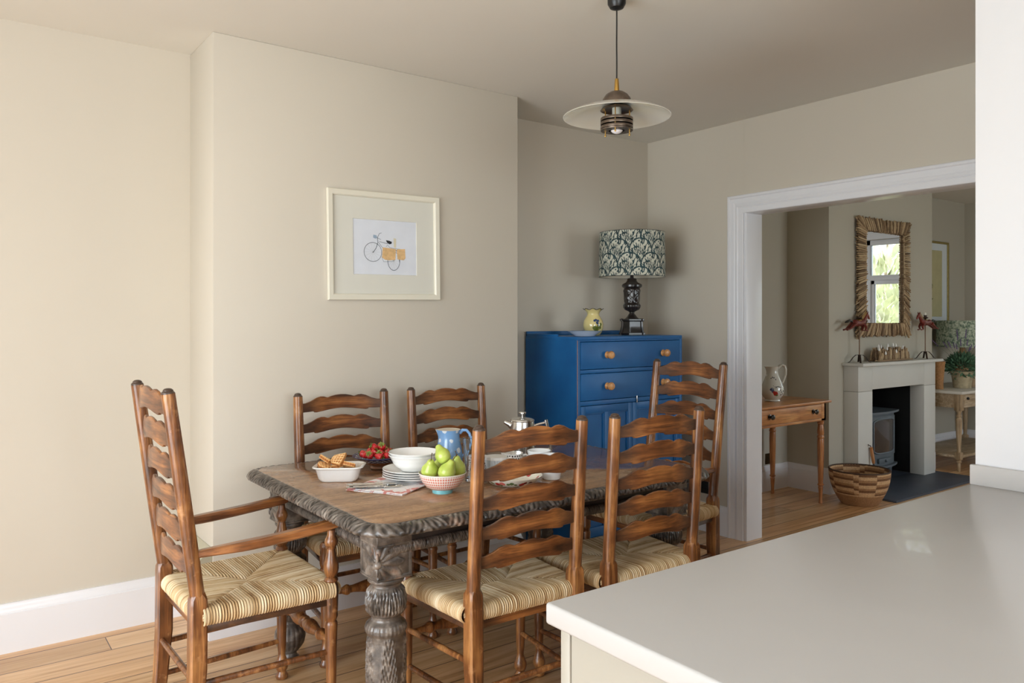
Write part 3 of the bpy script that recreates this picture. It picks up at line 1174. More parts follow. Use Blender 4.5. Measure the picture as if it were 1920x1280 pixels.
def cupboard():
    x0, x1, y0, y1, H = 2.900, 3.777, 3.293, 3.772, 1.268
    t = thing('blue_painted_cupboard', 'tall blue painted cupboard with two drawers over panelled doors', 'cupboard')
    m = MB()
    m.box((x0, y0 + .022, .05), (x0 + .022, y1, H - .018))
    m.box((x1 - .022, y0 + .022, .05), (x1, y1, H - .018))
    m.box((x0 + .02, y1 - .012, .05), (x1 - .02, y1, H - .018))
    m.box((x0 + .02, y0 + .03, .05), (x1 - .02, y1 - .01, .09))
    m.box((x0 - .001, y0 - .001, H - .019), (x1 + .001, y1, H), .003)
    part('carcass', m, M_blue, t)
    m = MB().box((x0, y1 - .016, H - .004), (x1, y1, H + .026), .003)
    m.box((x0, y0 + .18, H - .004), (x0 + .014, y1, H + .012), .003)
    part('gallery_strip', m, M_blue, t)
    f = MB()
    f.box((x0, y0, .05), (x0 + .022, y0 + .0225, H - .019), .0015)
    f.box((x1 - .022, y0, .05), (x1, y0 + .0225, H - .019), .0015)
    for a, b in ((1.240, H - .019), (1.058, 1.079), (.875, .900), (.05, .115)):
        f.box((x0 + .021, y0, a), (x1 - .021, y0 + .0222, b), .0015)
    part('face_frame', f, M_blue, t)
    part('worn_edge', MB().box((x0 - .0006, y0 - .0006, .06), (x0 + .0028, y0 + .003, H - .02), .0008), M_bedge, t, 'bare wood showing along the rubbed corner')
    # feet
    for fx in (x0, x1 - .07):
        for fy in (y0, y1 - .06):
            part('foot', MB().box((fx, fy, 0), (fx + .07, fy + .06, .051), .003), M_blue, t)
    for z0, z1 in ((1.0815, 1.2375), (.9025, 1.0555)):
        d = part('drawer', MB().box((x0 + .0245, y0 - .002, z0), (x1 - .0245, y0 + .30, z1), .0035), M_blue, t)
        for kx in (3.128, 3.600):
            kp = [(.0190, 0), (.0205, .003), (.0150, .007), (.0105, .013), (.0110, .017), (.0180, .023), (.0232, .031), (.0235, .038), (.0190, .046), (.010, .0495), (1e-5, .050)]
            part('knob', MB().lathe(kp, 24, M=T(kx, y0 - .001, (z0 + z1) / 2 + .002) @ R(PI / 2, 'X')), M_knob, d, 'round waxed wooden knob')
    xm = (x0 + x1) / 2
    for s, a, b in ((-1, x0 + .024, xm - .001), (1, xm + .001, x1 - .024)):
        m = MB()
        z0, z1 = .118, .872
        st = .036
        m.box((a, y0 - .001, z0), (a + st, y0 + .02, z1), .0015)
        m.box((b - st, y0 - .001, z0), (b, y0 + .02, z1), .0015)
        m.box((a + st - .001, y0 - .0005, z1 - .042), (b - st + .001, y0 + .02, z1), .0015)
        m.box((a + st - .001, y0 - .0005, z0), (b - st + .001, y0 + .02, z0 + .055), .0015)
        c_ = (a + b) / 2
        m.box((c_ - .022, y0 - .0005, z0 + .05), (c_ + .022, y0 + .02, z1 - .04), .0015)
        m.box((a + .02, y0 + .011, z0 + .02), (b - .02, y0 + .018, z1 - .02))
        d = part('door', m, M_blue, t)
        for pa, pb in ((a + st, c_ - .022), (c_ + .022, b - st)):
            m = MB()
            w_ = .008
            for q in (((pa, y0 + .002, z0 + .055), (pa + w_, y0 + .012, z1 - .042)), ((pb - w_, y0 + .002, z0 + .055), (pb, y0 + .012, z1 - .042)), ((pa, y0 + .002, z1 - .05), (pb, y0 + .012, z1 - .042))):
                m.box(*q, .003)
            part('panel_moulding', m, M_blue, d)
    part('turn_button', MB().lathe([(.007, 0), (.007, .004), (.004, .006), (1e-5, .0065)], 12, M=T(xm + .030, y0 - .001, .905) @ R(PI / 2, 'X')).box((xm + .026, y0 - .008, .868), (xm + .034, y0 - .003, .912), .002), M_steel, t, 'small white metal turn button')


cupboard()


# ------------------------------------------------------------ lamp with patterned shade
def vcol_mat(name, rough=.7, **kw):
    t = NT(name)
    a = t.n('Attribute', attribute_name='tint')
    return t.fin(a.outputs['Color'], rough, **kw)


def set_tint(o, col):
    at_ = o.data.color_attributes.new('tint', 'FLOAT_COLOR', 'POINT')
    a = np.ones((len(o.data.vertices), 4), np.float32)
    col = np.asarray(col, np.float32).reshape(-1, 3)
    a[:len(col), :3] = col[:len(a)]
    at_.data.foreach_set('color', a.ravel())


def hashn(i, j, k=0):
    v = np.sin(i * 127.1 + j * 311.7 + k * 74.7) * 43758.5453
    return v - np.floor(v)


def vnoise(x, y, k=0):
    xi, yi = np.floor(x), np.floor(y)
    xf, yf = x - xi, y - yi
    xf = xf * xf * (3 - 2 * xf)
    yf = yf * yf * (3 - 2 * yf)
    a = hashn(xi, yi, k) * (1 - xf) + hashn(xi + 1, yi, k) * xf
    b = hashn(xi, yi + 1, k) * (1 - xf) + hashn(xi + 1, yi + 1, k) * xf
    return a * (1 - yf) + b * yf


def scallops(S, Z, w, h):
    """fan-shaped scales: S along, Z up. returns linear colour"""
    best = np.full(S.shape, 9.0)
    ang = np.zeros(S.shape)
    rr_ = np.zeros(S.shape)
    done = np.zeros(S.shape, bool)
    r = w * .52
    j0, j1 = int(Z.min() / h) - 3, int(Z.max() / h) + 3
    for j in range(j0, j1):                     # lower rows lie over the ones above
        off = .5 * w if j % 2 else 0
        i = np.round((S - off) / w)
        dx = S - (i * w + off)
        dz = Z - j * h
        d = np.hypot(dx, dz)
        ins = (d < r) & ~done
        ang = np.where(ins, np.arctan2(dz + h * .95, dx), ang)
        rr_ = np.where(ins, np.hypot(dx, dz + h * .95), rr_)
        best = np.where(ins, d / r, best)
        done |= ins
    petals = vnoise(ang * 21 + 20, rr_ * 85, 3) + .30 * vnoise(ang * 42, rr_ * 150, 5)
    white = (petals > .66) & (best < .90)
    col = np.zeros(S.shape + (3,))
    col[:] = srgb(34, 58, 62)
    teal = vnoise(S * 60, Z * 60, 9)[..., None]
    col = col * (.7 + .9 * teal)
    cream = np.array(srgb(206, 206, 190))
    col = np.where(white[..., None], cream * (.8 + .25 * teal), col)
    return col


M_shade_fab = vcol_mat('scallop_print_fabric', .8)
M_lampbase = plain('dark_carved_wood', srgb(34, 27, 25), .3, var=.25, sc=50, Coat_Weight=.4)


def drum(r0, r1, z0, z1, nu, nz):
    th = np.linspace(0, 2 * PI, nu, endpoint=False)
    zz = np.linspace(z0, z1, nz)
    Th, Z = np.meshgrid(th, zz)
    Rr = r0 + (r1 - r0) * (Z - z0) / (z1 - z0)
    return Th, Z, np.stack([Rr * np.cos(Th), Rr * np.sin(Th), Z], -1), Rr


def table_lamp():
    t = thing('table_lamp', 'table lamp with carved dark urn base and teal scallop-print drum shade', 'lamp', (3.590, 3.548, 1.2685))
    # plinth: four concave sides with corner brackets
    rows = []
    for z, a, k in ((0, .060, .012), (.012, .060, .012), (.016, .056, .012), (.055, .050, .010), (.085, .049, .010), (.092, .056, .010), (.100, .056, .010), (.104, .050, .010)):
        ring = []
        for q in range(4):
            for (u, v) in ((-1, -1), (-.80, -1), (-.72, -.86), (.72, -.86), (.80, -1), (1, -1)):
                c_, s_ = math.cos(q * PI / 2), math.sin(q * PI / 2)
                ring.append(((u * c_ - v * s_) * a, (u * s_ + v * c_) * a, z))
        rows.append(ring)
    m = MB().grid(np.array(rows), closev=True)
    n = len(rows[0])
    m.f.append(tuple(range(n)))
    m.f.append(tuple((len(rows) - 1) * n + i for i in range(n)))
    part('plinth', m, M_lampbase, t).rotation_euler = (0, 0, math.radians(-12))

    def carve(Tm, Z, Rr):
        m1 = np.clip((Z - .15) / .01, 0, 1) * np.clip((.20 - Z) / .01, 0, 1)
        m2 = np.clip((Z - .205) / .008, 0, 1) * np.clip((.290 - Z) / .008, 0, 1)
        return Rr + m1 * .003 * np.abs(np.sin(Tm * 7)) + m2 * .0035 * (vnoise(Tm * 9, Z * 90) + .5 * np.sin(Tm * 8 + np.sin(Z * 90)) - .4)
    pf = [(.045, .100), (.044, .106), (.036, .112), (.026, .126), (.017, .138), (.0165, .146), (.025, .152), (.044, .162), (.053, .178), (.054, .190), (.050, .200), (.0475, .205), (.049, .225), (.050, .25), (.052, .275), (.054, .290), (.050, .298), (.055, .302), (.064, .308), (.065, .320), (.060, .326), (.040, .336), (.031, .348), (.030, .362), (.012, .366), (.009, .42), (1e-5, .421)]
    zs = [p[1] for p in pf]
    zd = np.unique(np.concatenate([zs, np.linspace(.15, .30, 40)]))
    part('urn_stem', MB().lathe(list(zip(np.interp(zd, zs, [p[0] for p in pf]), zd)), 72, fn=carve), M_lampbase, t)
    Th, Z, P, Rr = drum(.2125, .2085, .372, .655, 760, 170)
    m = MB().grid(P, closev=True)
    o = part('lamp_shade', m, M_shade_fab, t, 'drum shade in teal and cream scallop print')
    set_tint(o, scallops(Th * .213, Z, 2 * PI * .213 / 9, .088))
    inner = MB()
    _, _, P2, _ = drum(.2105, .2065, .3725, .6545, 64, 2)
    inner.grid(P2, closev=True)
    part('shade_lining', inner, plain('shade_lining', srgb(220, 215, 200), .8), o)
    rim = MB()
    for r_, z_ in ((.212, .372), (.208, .655)):
        rim.tube([(r_ * math.cos(a), r_ * math.sin(a), z_) for a in np.linspace(0, 2 * PI, 64, endpoint=False)], .0016, 6, closed=True)
    for a in (0, 2 * PI / 3, 4 * PI / 3):
        rim.tube([(.01 * math.cos(a), .01 * math.sin(a), .42), (.2085 * math.cos(a), .2085 * math.sin(a), .65)], .0014, 6)
    part('shade_ring', rim, M_black, o)
    part('lamp_flex', MB().tube([(.04, .05, .004), (.09, .06, .003), (.12, .12, .003), (.14, .20, .003)], .0025, 8), M_black, t)


table_lamp()

# ------------------------------------------------------------ vase and plate on the cupboard
M_cream = plain('cream_glaze', srgb(222, 208, 148), .14, var=.04, sc=8, Coat_Weight=.6)
M_porc = plain('white_porcelain', srgb(238, 238, 236), .14, var=.008, sc=5, Coat_Weight=.5)
M_porc2 = plain('cool_white_porcelain', srgb(226, 230, 232), .16, var=.01, sc=5, Coat_Weight=.5)


def painted(name, base, spots, rough=.15):
    """glaze with soft painted blobs: spots = list of (centre xyz, radius, colour)"""
    t = NT(name)
    co = t.coord()
    nz = t.n('TexNoise')
    t.l(co, nz.inputs['Vector'])
    nz.inputs['Scale'].default_value = 60
    mixv = t.n('VectorMath', operation='MULTIPLY_ADD')
    t.l(nz.outputs['Color'], mixv.inputs[0])
    mixv.inputs[1].default_value = (.012, .012, .012)
    t.l(co, mixv.inputs[2])
    c = t.ramp(t.noise(co, 8, 3), [(.3, tuple(q * .96 for q in base)), (.7, base)])
    for (p, r, cc) in spots:
        d = t.n('VectorMath', operation='DISTANCE')
        t.l(mixv.outputs[0], d.inputs[0])
        d.inputs[1].default_value = tuple(q + .006 for q in p)
        f = t.ramp(t.math('DIVIDE', d.outputs['Value'], r), [(.80, (1, 1, 1)), (1.0, (0, 0, 0))])
        c = t.mix(f, c, cc)
    return t.fin(c, rough, Coat_Weight=.6)


def on_ring(r, adeg, z):
    a = math.radians(adeg)
    return (r * math.cos(a), r * math.sin(a), z)


def vase():
    cam_a = -125          # the painted flower faces roughly towards the dining table
    blue, grn, dk = srgb(52, 72, 110), srgb(92, 104, 34), srgb(40, 50, 30)
    sp = [(on_ring(.060, cam_a + 12, .100), .013, blue), (on_ring(.061, cam_a + 2, .094), .011, blue), (on_ring(.061, cam_a + 24, .093), .012, blue), (on_ring(.062, cam_a + 18, .078), .011, blue),
          (on_ring(.062, cam_a + 24, .060), .010, dk), (on_ring(.061, cam_a + 2, .048), .015, grn), (on_ring(.060, cam_a + 18, .042), .014, grn), (on_ring(.060, cam_a + 34, .050), .014, grn), (on_ring(.058, cam_a + 10, .030), .012, grn), (on_ring(.061, cam_a + 40, .068), .010, grn)]
    M = painted('flowered_cream_glaze', srgb(222, 206, 142), sp)
    t = thing('ruffled_vase', 'small cream vase with ruffled dark rim and blue painted flower', 'vase', (3.230, 3.522, 1.2685))

    def ruff(Tm, Z, Rr):
        k = np.clip((Z - .135) / .02, 0, 1)
        return Rr + k * .004 * np.cos(Tm * 8)
    pf = [(.034, 0), (.040, .003), (.052, .020), (.060, .045), (.0615, .068), (.057, .090), (.046, .110), (.037, .124), (.0355, .132), (.040, .144), (.051, .156), (.059, .161)]
    inn = [(r - .003, z) for r, z in reversed(pf[1:])] + [(1e-5, .006)]
    m = MB().lathe([(1e-5, 0)] + pf + inn, 64, fn=ruff)
    v = np.concatenate(m.v)
    an = np.arctan2(v[:, 1], v[:, 0])
    v[:, 2] += np.clip((v[:, 2] - .135) / .02, 0, 1) * .0035 * np.cos(an * 8)
    m.v = [v]
    part('vase_body', m, M, t)
    rim = [((.0585 + .004 * math.cos(8 * a)) * math.cos(a), (.0585 + .004 * math.cos(8 * a)) * math.sin(a), .1615 + .0038 * math.cos(8 * a)) for a in np.linspace(0, 2 * PI, 96, endpoint=False)]
    part('painted_rim', MB().tube(rim, .0018, 6, closed=True), plain('brown_rim', srgb(60, 44, 34), .2), t)
    p = MB().lathe([(1e-5, .002), (.052, .002), (.054, 0), (.060, .001), (.066, .008), (.098, .0275), (.1015, .030), (.099, .0305), (.064, .012), (.058, .010), (1e-5, .010)], 48)
    o = p.build('saucer_dish', painted('blue_banded_dish', srgb(205, 214, 224), []), None)
    place(o, 3.052, 3.402, 1.2685)
    tag(o, 'pale blue and white shallow dish beside the cream vase', 'dish')
    ring = MB().tube([(.0985 * math.cos(a), .0985 * math.sin(a), .0297) for a in np.linspace(0, 2 * PI, 64, endpoint=False)], .0016, 6, closed=True)
    part('blue_band', ring, plain('blue_band', srgb(86, 120, 160), .2), o)


vase()


# ------------------------------------------------------------ pendant lamp
def pendant():
    t = thing('pendant_lamp', 'hanging pendant lamp with wide white glass disc and louvred metal rings', 'lamp', (2.080, 2.136, 0))
    part('ceiling_rose', MB().lathe([(1e-5, 2.546), (.012, 2.547), (.026, 2.553), (.0345, 2.568), (.0355, 2.600)], 32), M_black, t)
    part('flex', MB().tube([(.0004 * math.sin(k), 0, 2.55 - k * .028) for k in range(11)], .0028, 10), M_black, t)
    part('brass_stem', MB().lathe([(.0095, 2.232), (.0098, 2.238), (.0074, 2.276), (.0070, 2.283), (1e-5, 2.2835)], 20), M_brass, t)
    gun = plain('worn_gunmetal', srgb(112, 98, 86), .32, .7, var=.2, sc=45)
    part('dome', MB().lathe([(.057, 2.186), (.0575, 2.190), (.0525, 2.207), (.042, 2.222), (.027, 2.232), (.012, 2.2355), (1e-5, 2.236)], 40), gun, t)
    gl = NT('opal_glass')
    gm = gl.fin(srgb(222, 226, 208), .12, Transmission_Weight=.0, Subsurface_Weight=.9, Subsurface_Scale=.03, Coat_Weight=.5)
    gl.b.inputs['Subsurface Radius'].default_value = (1, 1, .9)
    pf = [(.030, 2.1840), (.060, 2.1810), (.12, 2.1690), (.17, 2.1530), (.2035, 2.1365), (.2045, 2.1375), (.2040, 2.1390), (.17, 2.1565), (.12, 2.1730), (.060, 2.1850), (.030, 2.1880), (.030, 2.1840)]
    part('glass_disc', MB().lathe(pf, 96), gm, t, 'wide shallow white glass disc')
    part('reflector', MB().lathe([(.018, 2.1715), (.050, 2.1700), (.061, 2.1620), (.0625, 2.1625), (.052, 2.1740), (.018, 2.1760)], 48), gun, t)
    part('lamp_holder', MB().lathe([(.0175, 2.118), (.0175, 2.176)], 24), plain('white_holder', srgb(206, 204, 190), .4), t)
    for k in range(3):
        z = 2.1330 - k * .0155
        part('louvre_ring', MB().lathe([(.0585, z - .010), (.0615, z - .010), (.0622, z - .005), (.0615, z), (.0585, z + .0005), (.0575, z - .005), (.0585, z - .010)], 56), gun, t)
    part('louvre_ring', MB().lathe([(.030, 2.0855), (.0610, 2.0855), (.0622, 2.0890), (.0600, 2.0915), (.030, 2.0905), (.030, 2.0855)], 56), gun, t)
    for k in range(3):
        a = math.radians(100 + 120 * k)
        part('brass_rod', MB().tube([(.0535 * math.cos(a), .0535 * math.sin(a), 2.073), (.0535 * math.cos(a), .0535 * math.sin(a), 2.172)], .0022, 8).ball((.0535 * math.cos(a), .0535 * math.sin(a), 2.0735), .0038, 8), M_brass, t)
    part('light_bulb', MB().ball((0, 0, 2.101), .0275, 24).lathe([(.0135, 2.110), (.0135, 2.135)], 20), plain('frosted_bulb', srgb(236, 234, 238), .25, var=.01), t)


pendant()


# ------------------------------------------------------------ bicycle picture
def frame_box(mb, w, h, fw, d0, d1, M=None, r=.003):
    """rectangular frame in the xz plane, depth along y from d0 to d1 (towards -y)"""
    prof = [(0, d0), (0, d1 + .004), (.003, d1), (fw - .006, d1 + .0015), (fw - .002, d1 + .005), (fw, d1 + .009), (fw, d0)]
    rows = []
    for sx, sz in ((-1, -1), (1, -1), (1, 1), (-1, 1)):
        rows.append([(sx * (w / 2 - q), y, sz * (h / 2 - q)) for q, y in prof])
    return mb.grid(np.array(rows), closeu=True, M=M)


def bicycle_picture():
    t = thing('bicycle_picture', 'white framed picture of a bicycle with panniers on the chimney breast', 'picture', (1.7645, YC, 1.724))
    t.rotation_euler = (0, -math.radians(.7), 0)
    W_, H_ = .607, .524
    Mf = plain('ivory_frame_paint', srgb(226, 222, 206), .3, var=.01)
    part('picture_frame', frame_box(MB(), W_, H_, .030, -.002, -.022), Mf, t)
    mt = MB()
    o4, i4 = [(-.29, -.25), (.29, -.25), (.29, .25), (-.29, .25)], [(-.172, -.139), (.174, -.139), (.174, .129), (-.172, .129)]
    mt.grid(np.array([[(a, -.0075, b) for a, b in o4], [(a, -.0075, b) for a, b in i4], [(a + .0015 * (1 if a < 0 else -1), -.0048, b + .0015 * (1 if b < 0 else -1)) for a, b in i4]]), closev=True)
    part('mount_board', mt, plain('mount_board', srgb(214, 213, 203), .8, var=.008), t)
    art = part('artwork', MB().box((-.18, -.0045, -.145), (.18, -.0035, .135)), plain('watercolour_paper', srgb(216, 221, 230), .85, var=.025, sc=14), t)
    ink = plain('ink_blue_grey', srgb(66, 78, 90), .8)
    tan = plain('wicker_tan_paint', srgb(214, 178, 128), .85, var=.15, sc=60)
    cream = plain('post_cream_paint', srgb(212, 205, 180), .85)
    y = -.0050

    def ring(cx, cz, rx, rz, w_, n=48, ph=0):
        P = []
        for k in range(n):
            a = 2 * PI * k / n
            P.append([(cx + (rx + q) * math.cos(a), y, cz + (rz + q) * math.sin(a)) for q in (-w_, w_)])
        return MB().grid(np.array(P), closeu=True)

    def line(pts, w_):
        mb = MB()
        for (a, b) in zip(pts[:-1], pts[1:]):
            d = Vector((b[0] - a[0], b[1] - a[1]))
            nn = Vector((-d.y, d.x)).normalized() * w_
            mb.add([(a[0] + nn.x, y - .0001, a[1] + nn.y), (b[0] + nn.x, y - .0001, b[1] + nn.y), (b[0] - nn.x, y - .0001, b[1] - nn.y), (a[0] - nn.x, y - .0001, a[1] - nn.y)], [(0, 1, 2, 3)])
        return mb
    X = lambda px: (px - 340) / 638 * .347 - .173
    Z = lambda pz: .129 - (pz - 360) / 565 * .268
    fw, rw_ = (X(535), Z(693)), (X(742), Z(778))
    part('painted_wheel', ring(fw[0], fw[1], .047, .046, .0011), ink, art)
    part('painted_wheel', ring(rw_[0], rw_[1], .033, .046, .0012), ink, art)
    sp = MB()
    for c, rx, rz in ((fw, .046, .045), (rw_, .032, .045)):
        for k in range(14):
            a = 2 * PI * k / 14
            sp.add(*[(lambda q: (np.concatenate(q.v), q.f))(line([c, (c[0] + rx * math.cos(a), c[1] + rz * math.sin(a))], .00022))][0])
    part('painted_spokes', sp, plain('pale_ink', srgb(160, 162, 158), .8), art)
    fr = MB()
    for pts, w_ in (([(535, 700), (565, 655), (585, 590), (580, 545)], .0012), ([(600, 583), (660, 597), (685, 603)], .0010), ([(590, 590), (640, 660)], .0008), ([(620, 735), (640, 790), (720, 785), (750, 768)], .0006),
                    ([(580, 545), (600, 500), (622, 492)], .0009), ([(580, 545), (615, 562)], .0008), ([(665, 635), (680, 615), (705, 640), (770, 650), (860, 655)], .0006), ([(758, 660), (790, 690), (802, 790)], .0016)):
        q = line([(X(a), Z(b)) for a, b in pts], w_)
        fr.add(np.concatenate(q.v), q.f)
    part('painted_bicycle_frame', fr, ink, art)

    def poly(pts, dy=0):
        n = len(pts)
        return MB().add([(X(a), y - .0003 - dy, Z(b)) for a, b in pts], [tuple(range(n))])
    part('painted_pannier', poly([(632, 640), (765, 652), (758, 765), (700, 772), (655, 768), (624, 745)]), tan, art)
    part('painted_pannier', poly([(772, 655), (858, 648), (862, 745), (845, 766), (780, 760)]), tan, art)
    part('painted_post', poly([(742, 540), (768, 545), (766, 640), (744, 636)], -.0001), cream, art)
    part('painted_saddle', poly([(665, 565), (700, 570), (724, 580), (720, 600), (700, 606), (675, 590)], .0001), plain('black_paint', srgb(40, 42, 48), .8), art)
    part('painted_lamp', poly([(540, 515), (570, 520), (580, 545), (560, 555), (538, 545)]), plain('blue_wash', srgb(150, 170, 190), .8), art)


bicycle_picture()

# ------------------------------------------------------------ things on the dining table
FW, RT = Vector((.5954, .8034, 0)), Vector((.8034, -.5954, 0))     # handy room directions: away along the diagonal and across it
DIAG = math.atan2(RT.y, RT.x)


def rr_loft(levels, n=10):
    """rounded-rectangle rings: (half x, half y, corner r, z)"""
    rows = []
    for hx, hy, r, z in levels:
        ring = []
        for q, (sx, sy) in enumerate(((1, 1), (-1, 1), (-1, -1), (1, -1))):
            for k in range(n):
                a = q * PI / 2 + PI / 2 * k / (n - 1)
                ring.append((sx * (hx - r) + r * math.cos(a), sy * (hy - r) + r * math.sin(a), z))
        rows.append(ring)
    m = MB().grid(np.array(rows), closev=True)
    k = len(rows[0])
    m.f.append(tuple(range(k - 1, -1, -1)))
    m.f.append(tuple((len(rows) - 1) * k + i for i in range(k)))
    return m


def baking_dish():
    lv = [(.060, .042, .020, 0), (.066, .048, .024, .002), (.074, .055, .030, .012), (.084, .063, .034, .046), (.090, .069, .036, .052), (.0945, .073, .038, .0535), (.0945, .073, .038, .0565), (.090, .069, .036, .058), (.081, .060, .032, .054), (.073, .053, .028, .018), (.060, .042, .020, .010)]
    o = place(rr_loft(lv).build('baking_dish', M_porc, None), 1.222, 2.745, TZ, DIAG + math.radians(2))
    tag(o, 'small white oblong porcelain dish holding the waffles', 'dish')


baking_dish()


def waffle_mat():
    t = NT('golden_waffle')
    a = t.n('Attribute', attribute_name='st')
    x, y, z = t.xyz(a.outputs['Vector'])
    n = t.noise(t.coord(), 70, 4)
    c = t.ramp(t.math('ADD', t.math('MULTIPLY', x, .65), t.math('MULTIPLY', n, .35)), [(.2, srgb(160, 92, 40)), (.5, srgb(214, 152, 84)), (.85, srgb(242, 206, 150))])
    return t.fin(c, .6)


M_waffle = waffle_mat()


def waffle():
    """a wedge torn off a round waffle, gridded on both faces"""
    nu, nv = 56, 56
    U, V = np.meshgrid(np.linspace(-.032, .032, nu), np.linspace(-.030, .030, nv), indexing='ij')
    # wedge outline: squeeze the square into a rounded heart-like lobe
    k = .62 + .38 * np.cos(U / .032 * 1.25)
    X = U * (1 - .25 * (V / .03))
    Y = V * k
    g = np.clip(np.abs(np.cos(U * PI / .0135)) ** 4 + np.abs(np.cos(V * PI / .0135)) ** 4, 0, 1)
    e = np.clip(np.minimum(1 - np.abs(U) / .032, 1 - np.abs(V) / .030) / .10, 0, 1) ** .5
    up = (.0035 + .0045 * g) * e
    mb = MB()
    bend = -.10 * (X ** 2) / .03
    mb.grid(np.stack([X, Y, up + bend], -1))
    mb.grid(np.stack([X, Y, -up + bend], -1))
    o = mb.build('waffle', M_waffle, None, ang=60)
    set_st(o, np.concatenate([(g * e).ravel(), (g * e).ravel()]))
    return o


wf0 = waffle()
WL = [((-.048, .004, .034), (3, 4, 85)), ((.004, -.004, .034), (-4, 3, 95)), ((.040, .002, .038), (2, -6, 92)), ((-.056, -.004, .055), (16, -12, 70)), ((-.008, .006, .056), (-14, 12, 100)), ((.034, -.004, .058), (18, 20, 75)), ((-.054, .006, .078), (30, 14, 60)), ((-.004, -.008, .080), (-8, -30, 40))]
for i, (p, r) in enumerate(WL):
    o = wf0 if i == 0 else dup(wf0)
    c_, s_ = math.cos(DIAG), math.sin(DIAG)
    o.location = (1.222 + p[0] * c_ - p[1] * s_, 2.745 + p[0] * s_ + p[1] * c_, TZ + p[2])
    o.rotation_euler = tuple(math.radians(q) for q in r)
    o.scale = (.90, .90, .90)
    tag(o, 'golden brown waffle piece heaped in the small white dish', 'waffle', 'waffle pieces in the white dish')


# strawberries in a blue rimmed footed bowl
def straw_bowl():
    t = NT('blue_patterned_glaze')
    co = t.coord()
    x, y, z = t.xyz(co)
    ang = t.math('ARCTAN2', y, x)
    rad = t.math('SQRT', t.math('ADD', t.math('MULTIPLY', x, x), t.math('MULTIPLY', y, y)))
    p = t.math('MULTIPLY', t.math('SINE', t.math('MULTIPLY', ang, 26.0)), t.math('SINE', t.math('MULTIPLY', rad, 420.0)))
    c = t.mix(t.math('GREATER_THAN', p, .1), srgb(44, 56, 104), srgb(210, 214, 224))
    rim = t.math('GREATER_THAN', rad, .097)
    c = t.mix(rim, c, srgb(58, 66, 112))
    und = t.math('LESS_THAN', z, .030)
    c = t.mix(und, c, srgb(166, 112, 76))
    M = t.fin(c, .16, Coat_Weight=.6)
    pf = [(1e-5, .004), (.030, .003), (.033, 0), (.037, .001), (.037, .007), (.035, .010), (.058, .020), (.078, .034), (.095, .044), (.1065, .050), (.1085, .052), (.1065, .0535), (.094, .049), (.074, .038), (.052, .024), (1e-5, .018)]
    o = place(MB().lathe(pf, 56).build('strawberry_bowl', M, None), 1.452, 2.872, TZ)
    tag(o, 'wide shallow blue patterned footed bowl full of strawberries', 'bowl')


straw_bowl()


def berry_mat():
    t = NT('strawberry_red')
    co = t.coord()
    vo = t.n('TexVoronoi', feature='F1')
    t.l(co, vo.inputs['Vector'])
    vo.inputs['Scale'].default_value = 260
    sd = t.ramp(vo.outputs['Distance'], [(.12, (1, 1, 1)), (.22, (0, 0, 0))])
    c = t.ramp(t.noise(co, 30, 3), [(.3, srgb(188, 18, 34)), (.7, srgb(222, 44, 54))])
    c = t.mix(sd, c, srgb(226, 160, 90))
    t.bump(vo.outputs['Distance'], .5, .0015)
    return t.fin(c, .22, Coat_Weight=.5)


M_berry = berry_mat()
M_calyx = plain('strawberry_leaf', srgb(120, 140, 60), .6, var=.2, sc=80)


def strawberry():
    t = thing('strawberry', 'ripe strawberry piled in the blue patterned bowl', 'strawberry', group='strawberries in the blue bowl')
    part('flesh', MB().lathe([(1e-5, -.018), (.004, -.0170), (.009, -.010), (.0130, 0), (.0150, .008), (.0135, .0135), (.008, .0160), (1e-5, .0165)], 22), M_berry, t)
    m = MB()
    for k in range(7):
        a = 2 * PI * k / 7
        rows = []
        for j in range(5):
            q = j / 4
            w_ = .0032 * math.sin(PI * min(1, q * .9 + .15))
            r_ = .002 + .014 * q
            z = .0165 + .004 * math.sin(PI * q) + (.004 * q if k % 2 else -.001 * q)
            rows.append([(r_ * math.cos(a) - w_ * s_ * math.sin(a), r_ * math.sin(a) + w_ * s_ * math.cos(a), z + .0004 * abs(s_)) for s_ in (-1, 0, 1)])
        m.grid(np.array(rows))
    m.tube([(0, 0, .016), (.001, .001, .026)], .0009, 6)
    part('calyx', m, M_calyx, t, 'green leafy calyx')
    return t


sb0 = strawberry()
rs = random.Random(3)
SB = []
for k in range(11):
    a = 2 * PI * k / 11 + .2
    SB.append((.062 * math.cos(a) * (.95 if k % 2 else 1.0), .060 * math.sin(a), .056))
for k in range(7):
    a = 2 * PI * k / 7
    SB.append((.036 * math.cos(a), .036 * math.sin(a), .064))
SB += [(.0, .0, .052), (.016, .012, .086), (-.016, .004, .084), (.004, -.020, .085)]
for i, p in enumerate(SB):
    o = sb0 if i == 0 else dup(sb0)
    o.location = (1.452 + p[0], 2.872 + p[1], TZ + p[2])
    o.rotation_euler = (rs.uniform(-2.2, 2.2), rs.uniform(-1.6, 1.6), rs.uniform(0, 6))
    o.scale = (1.02,) * 3


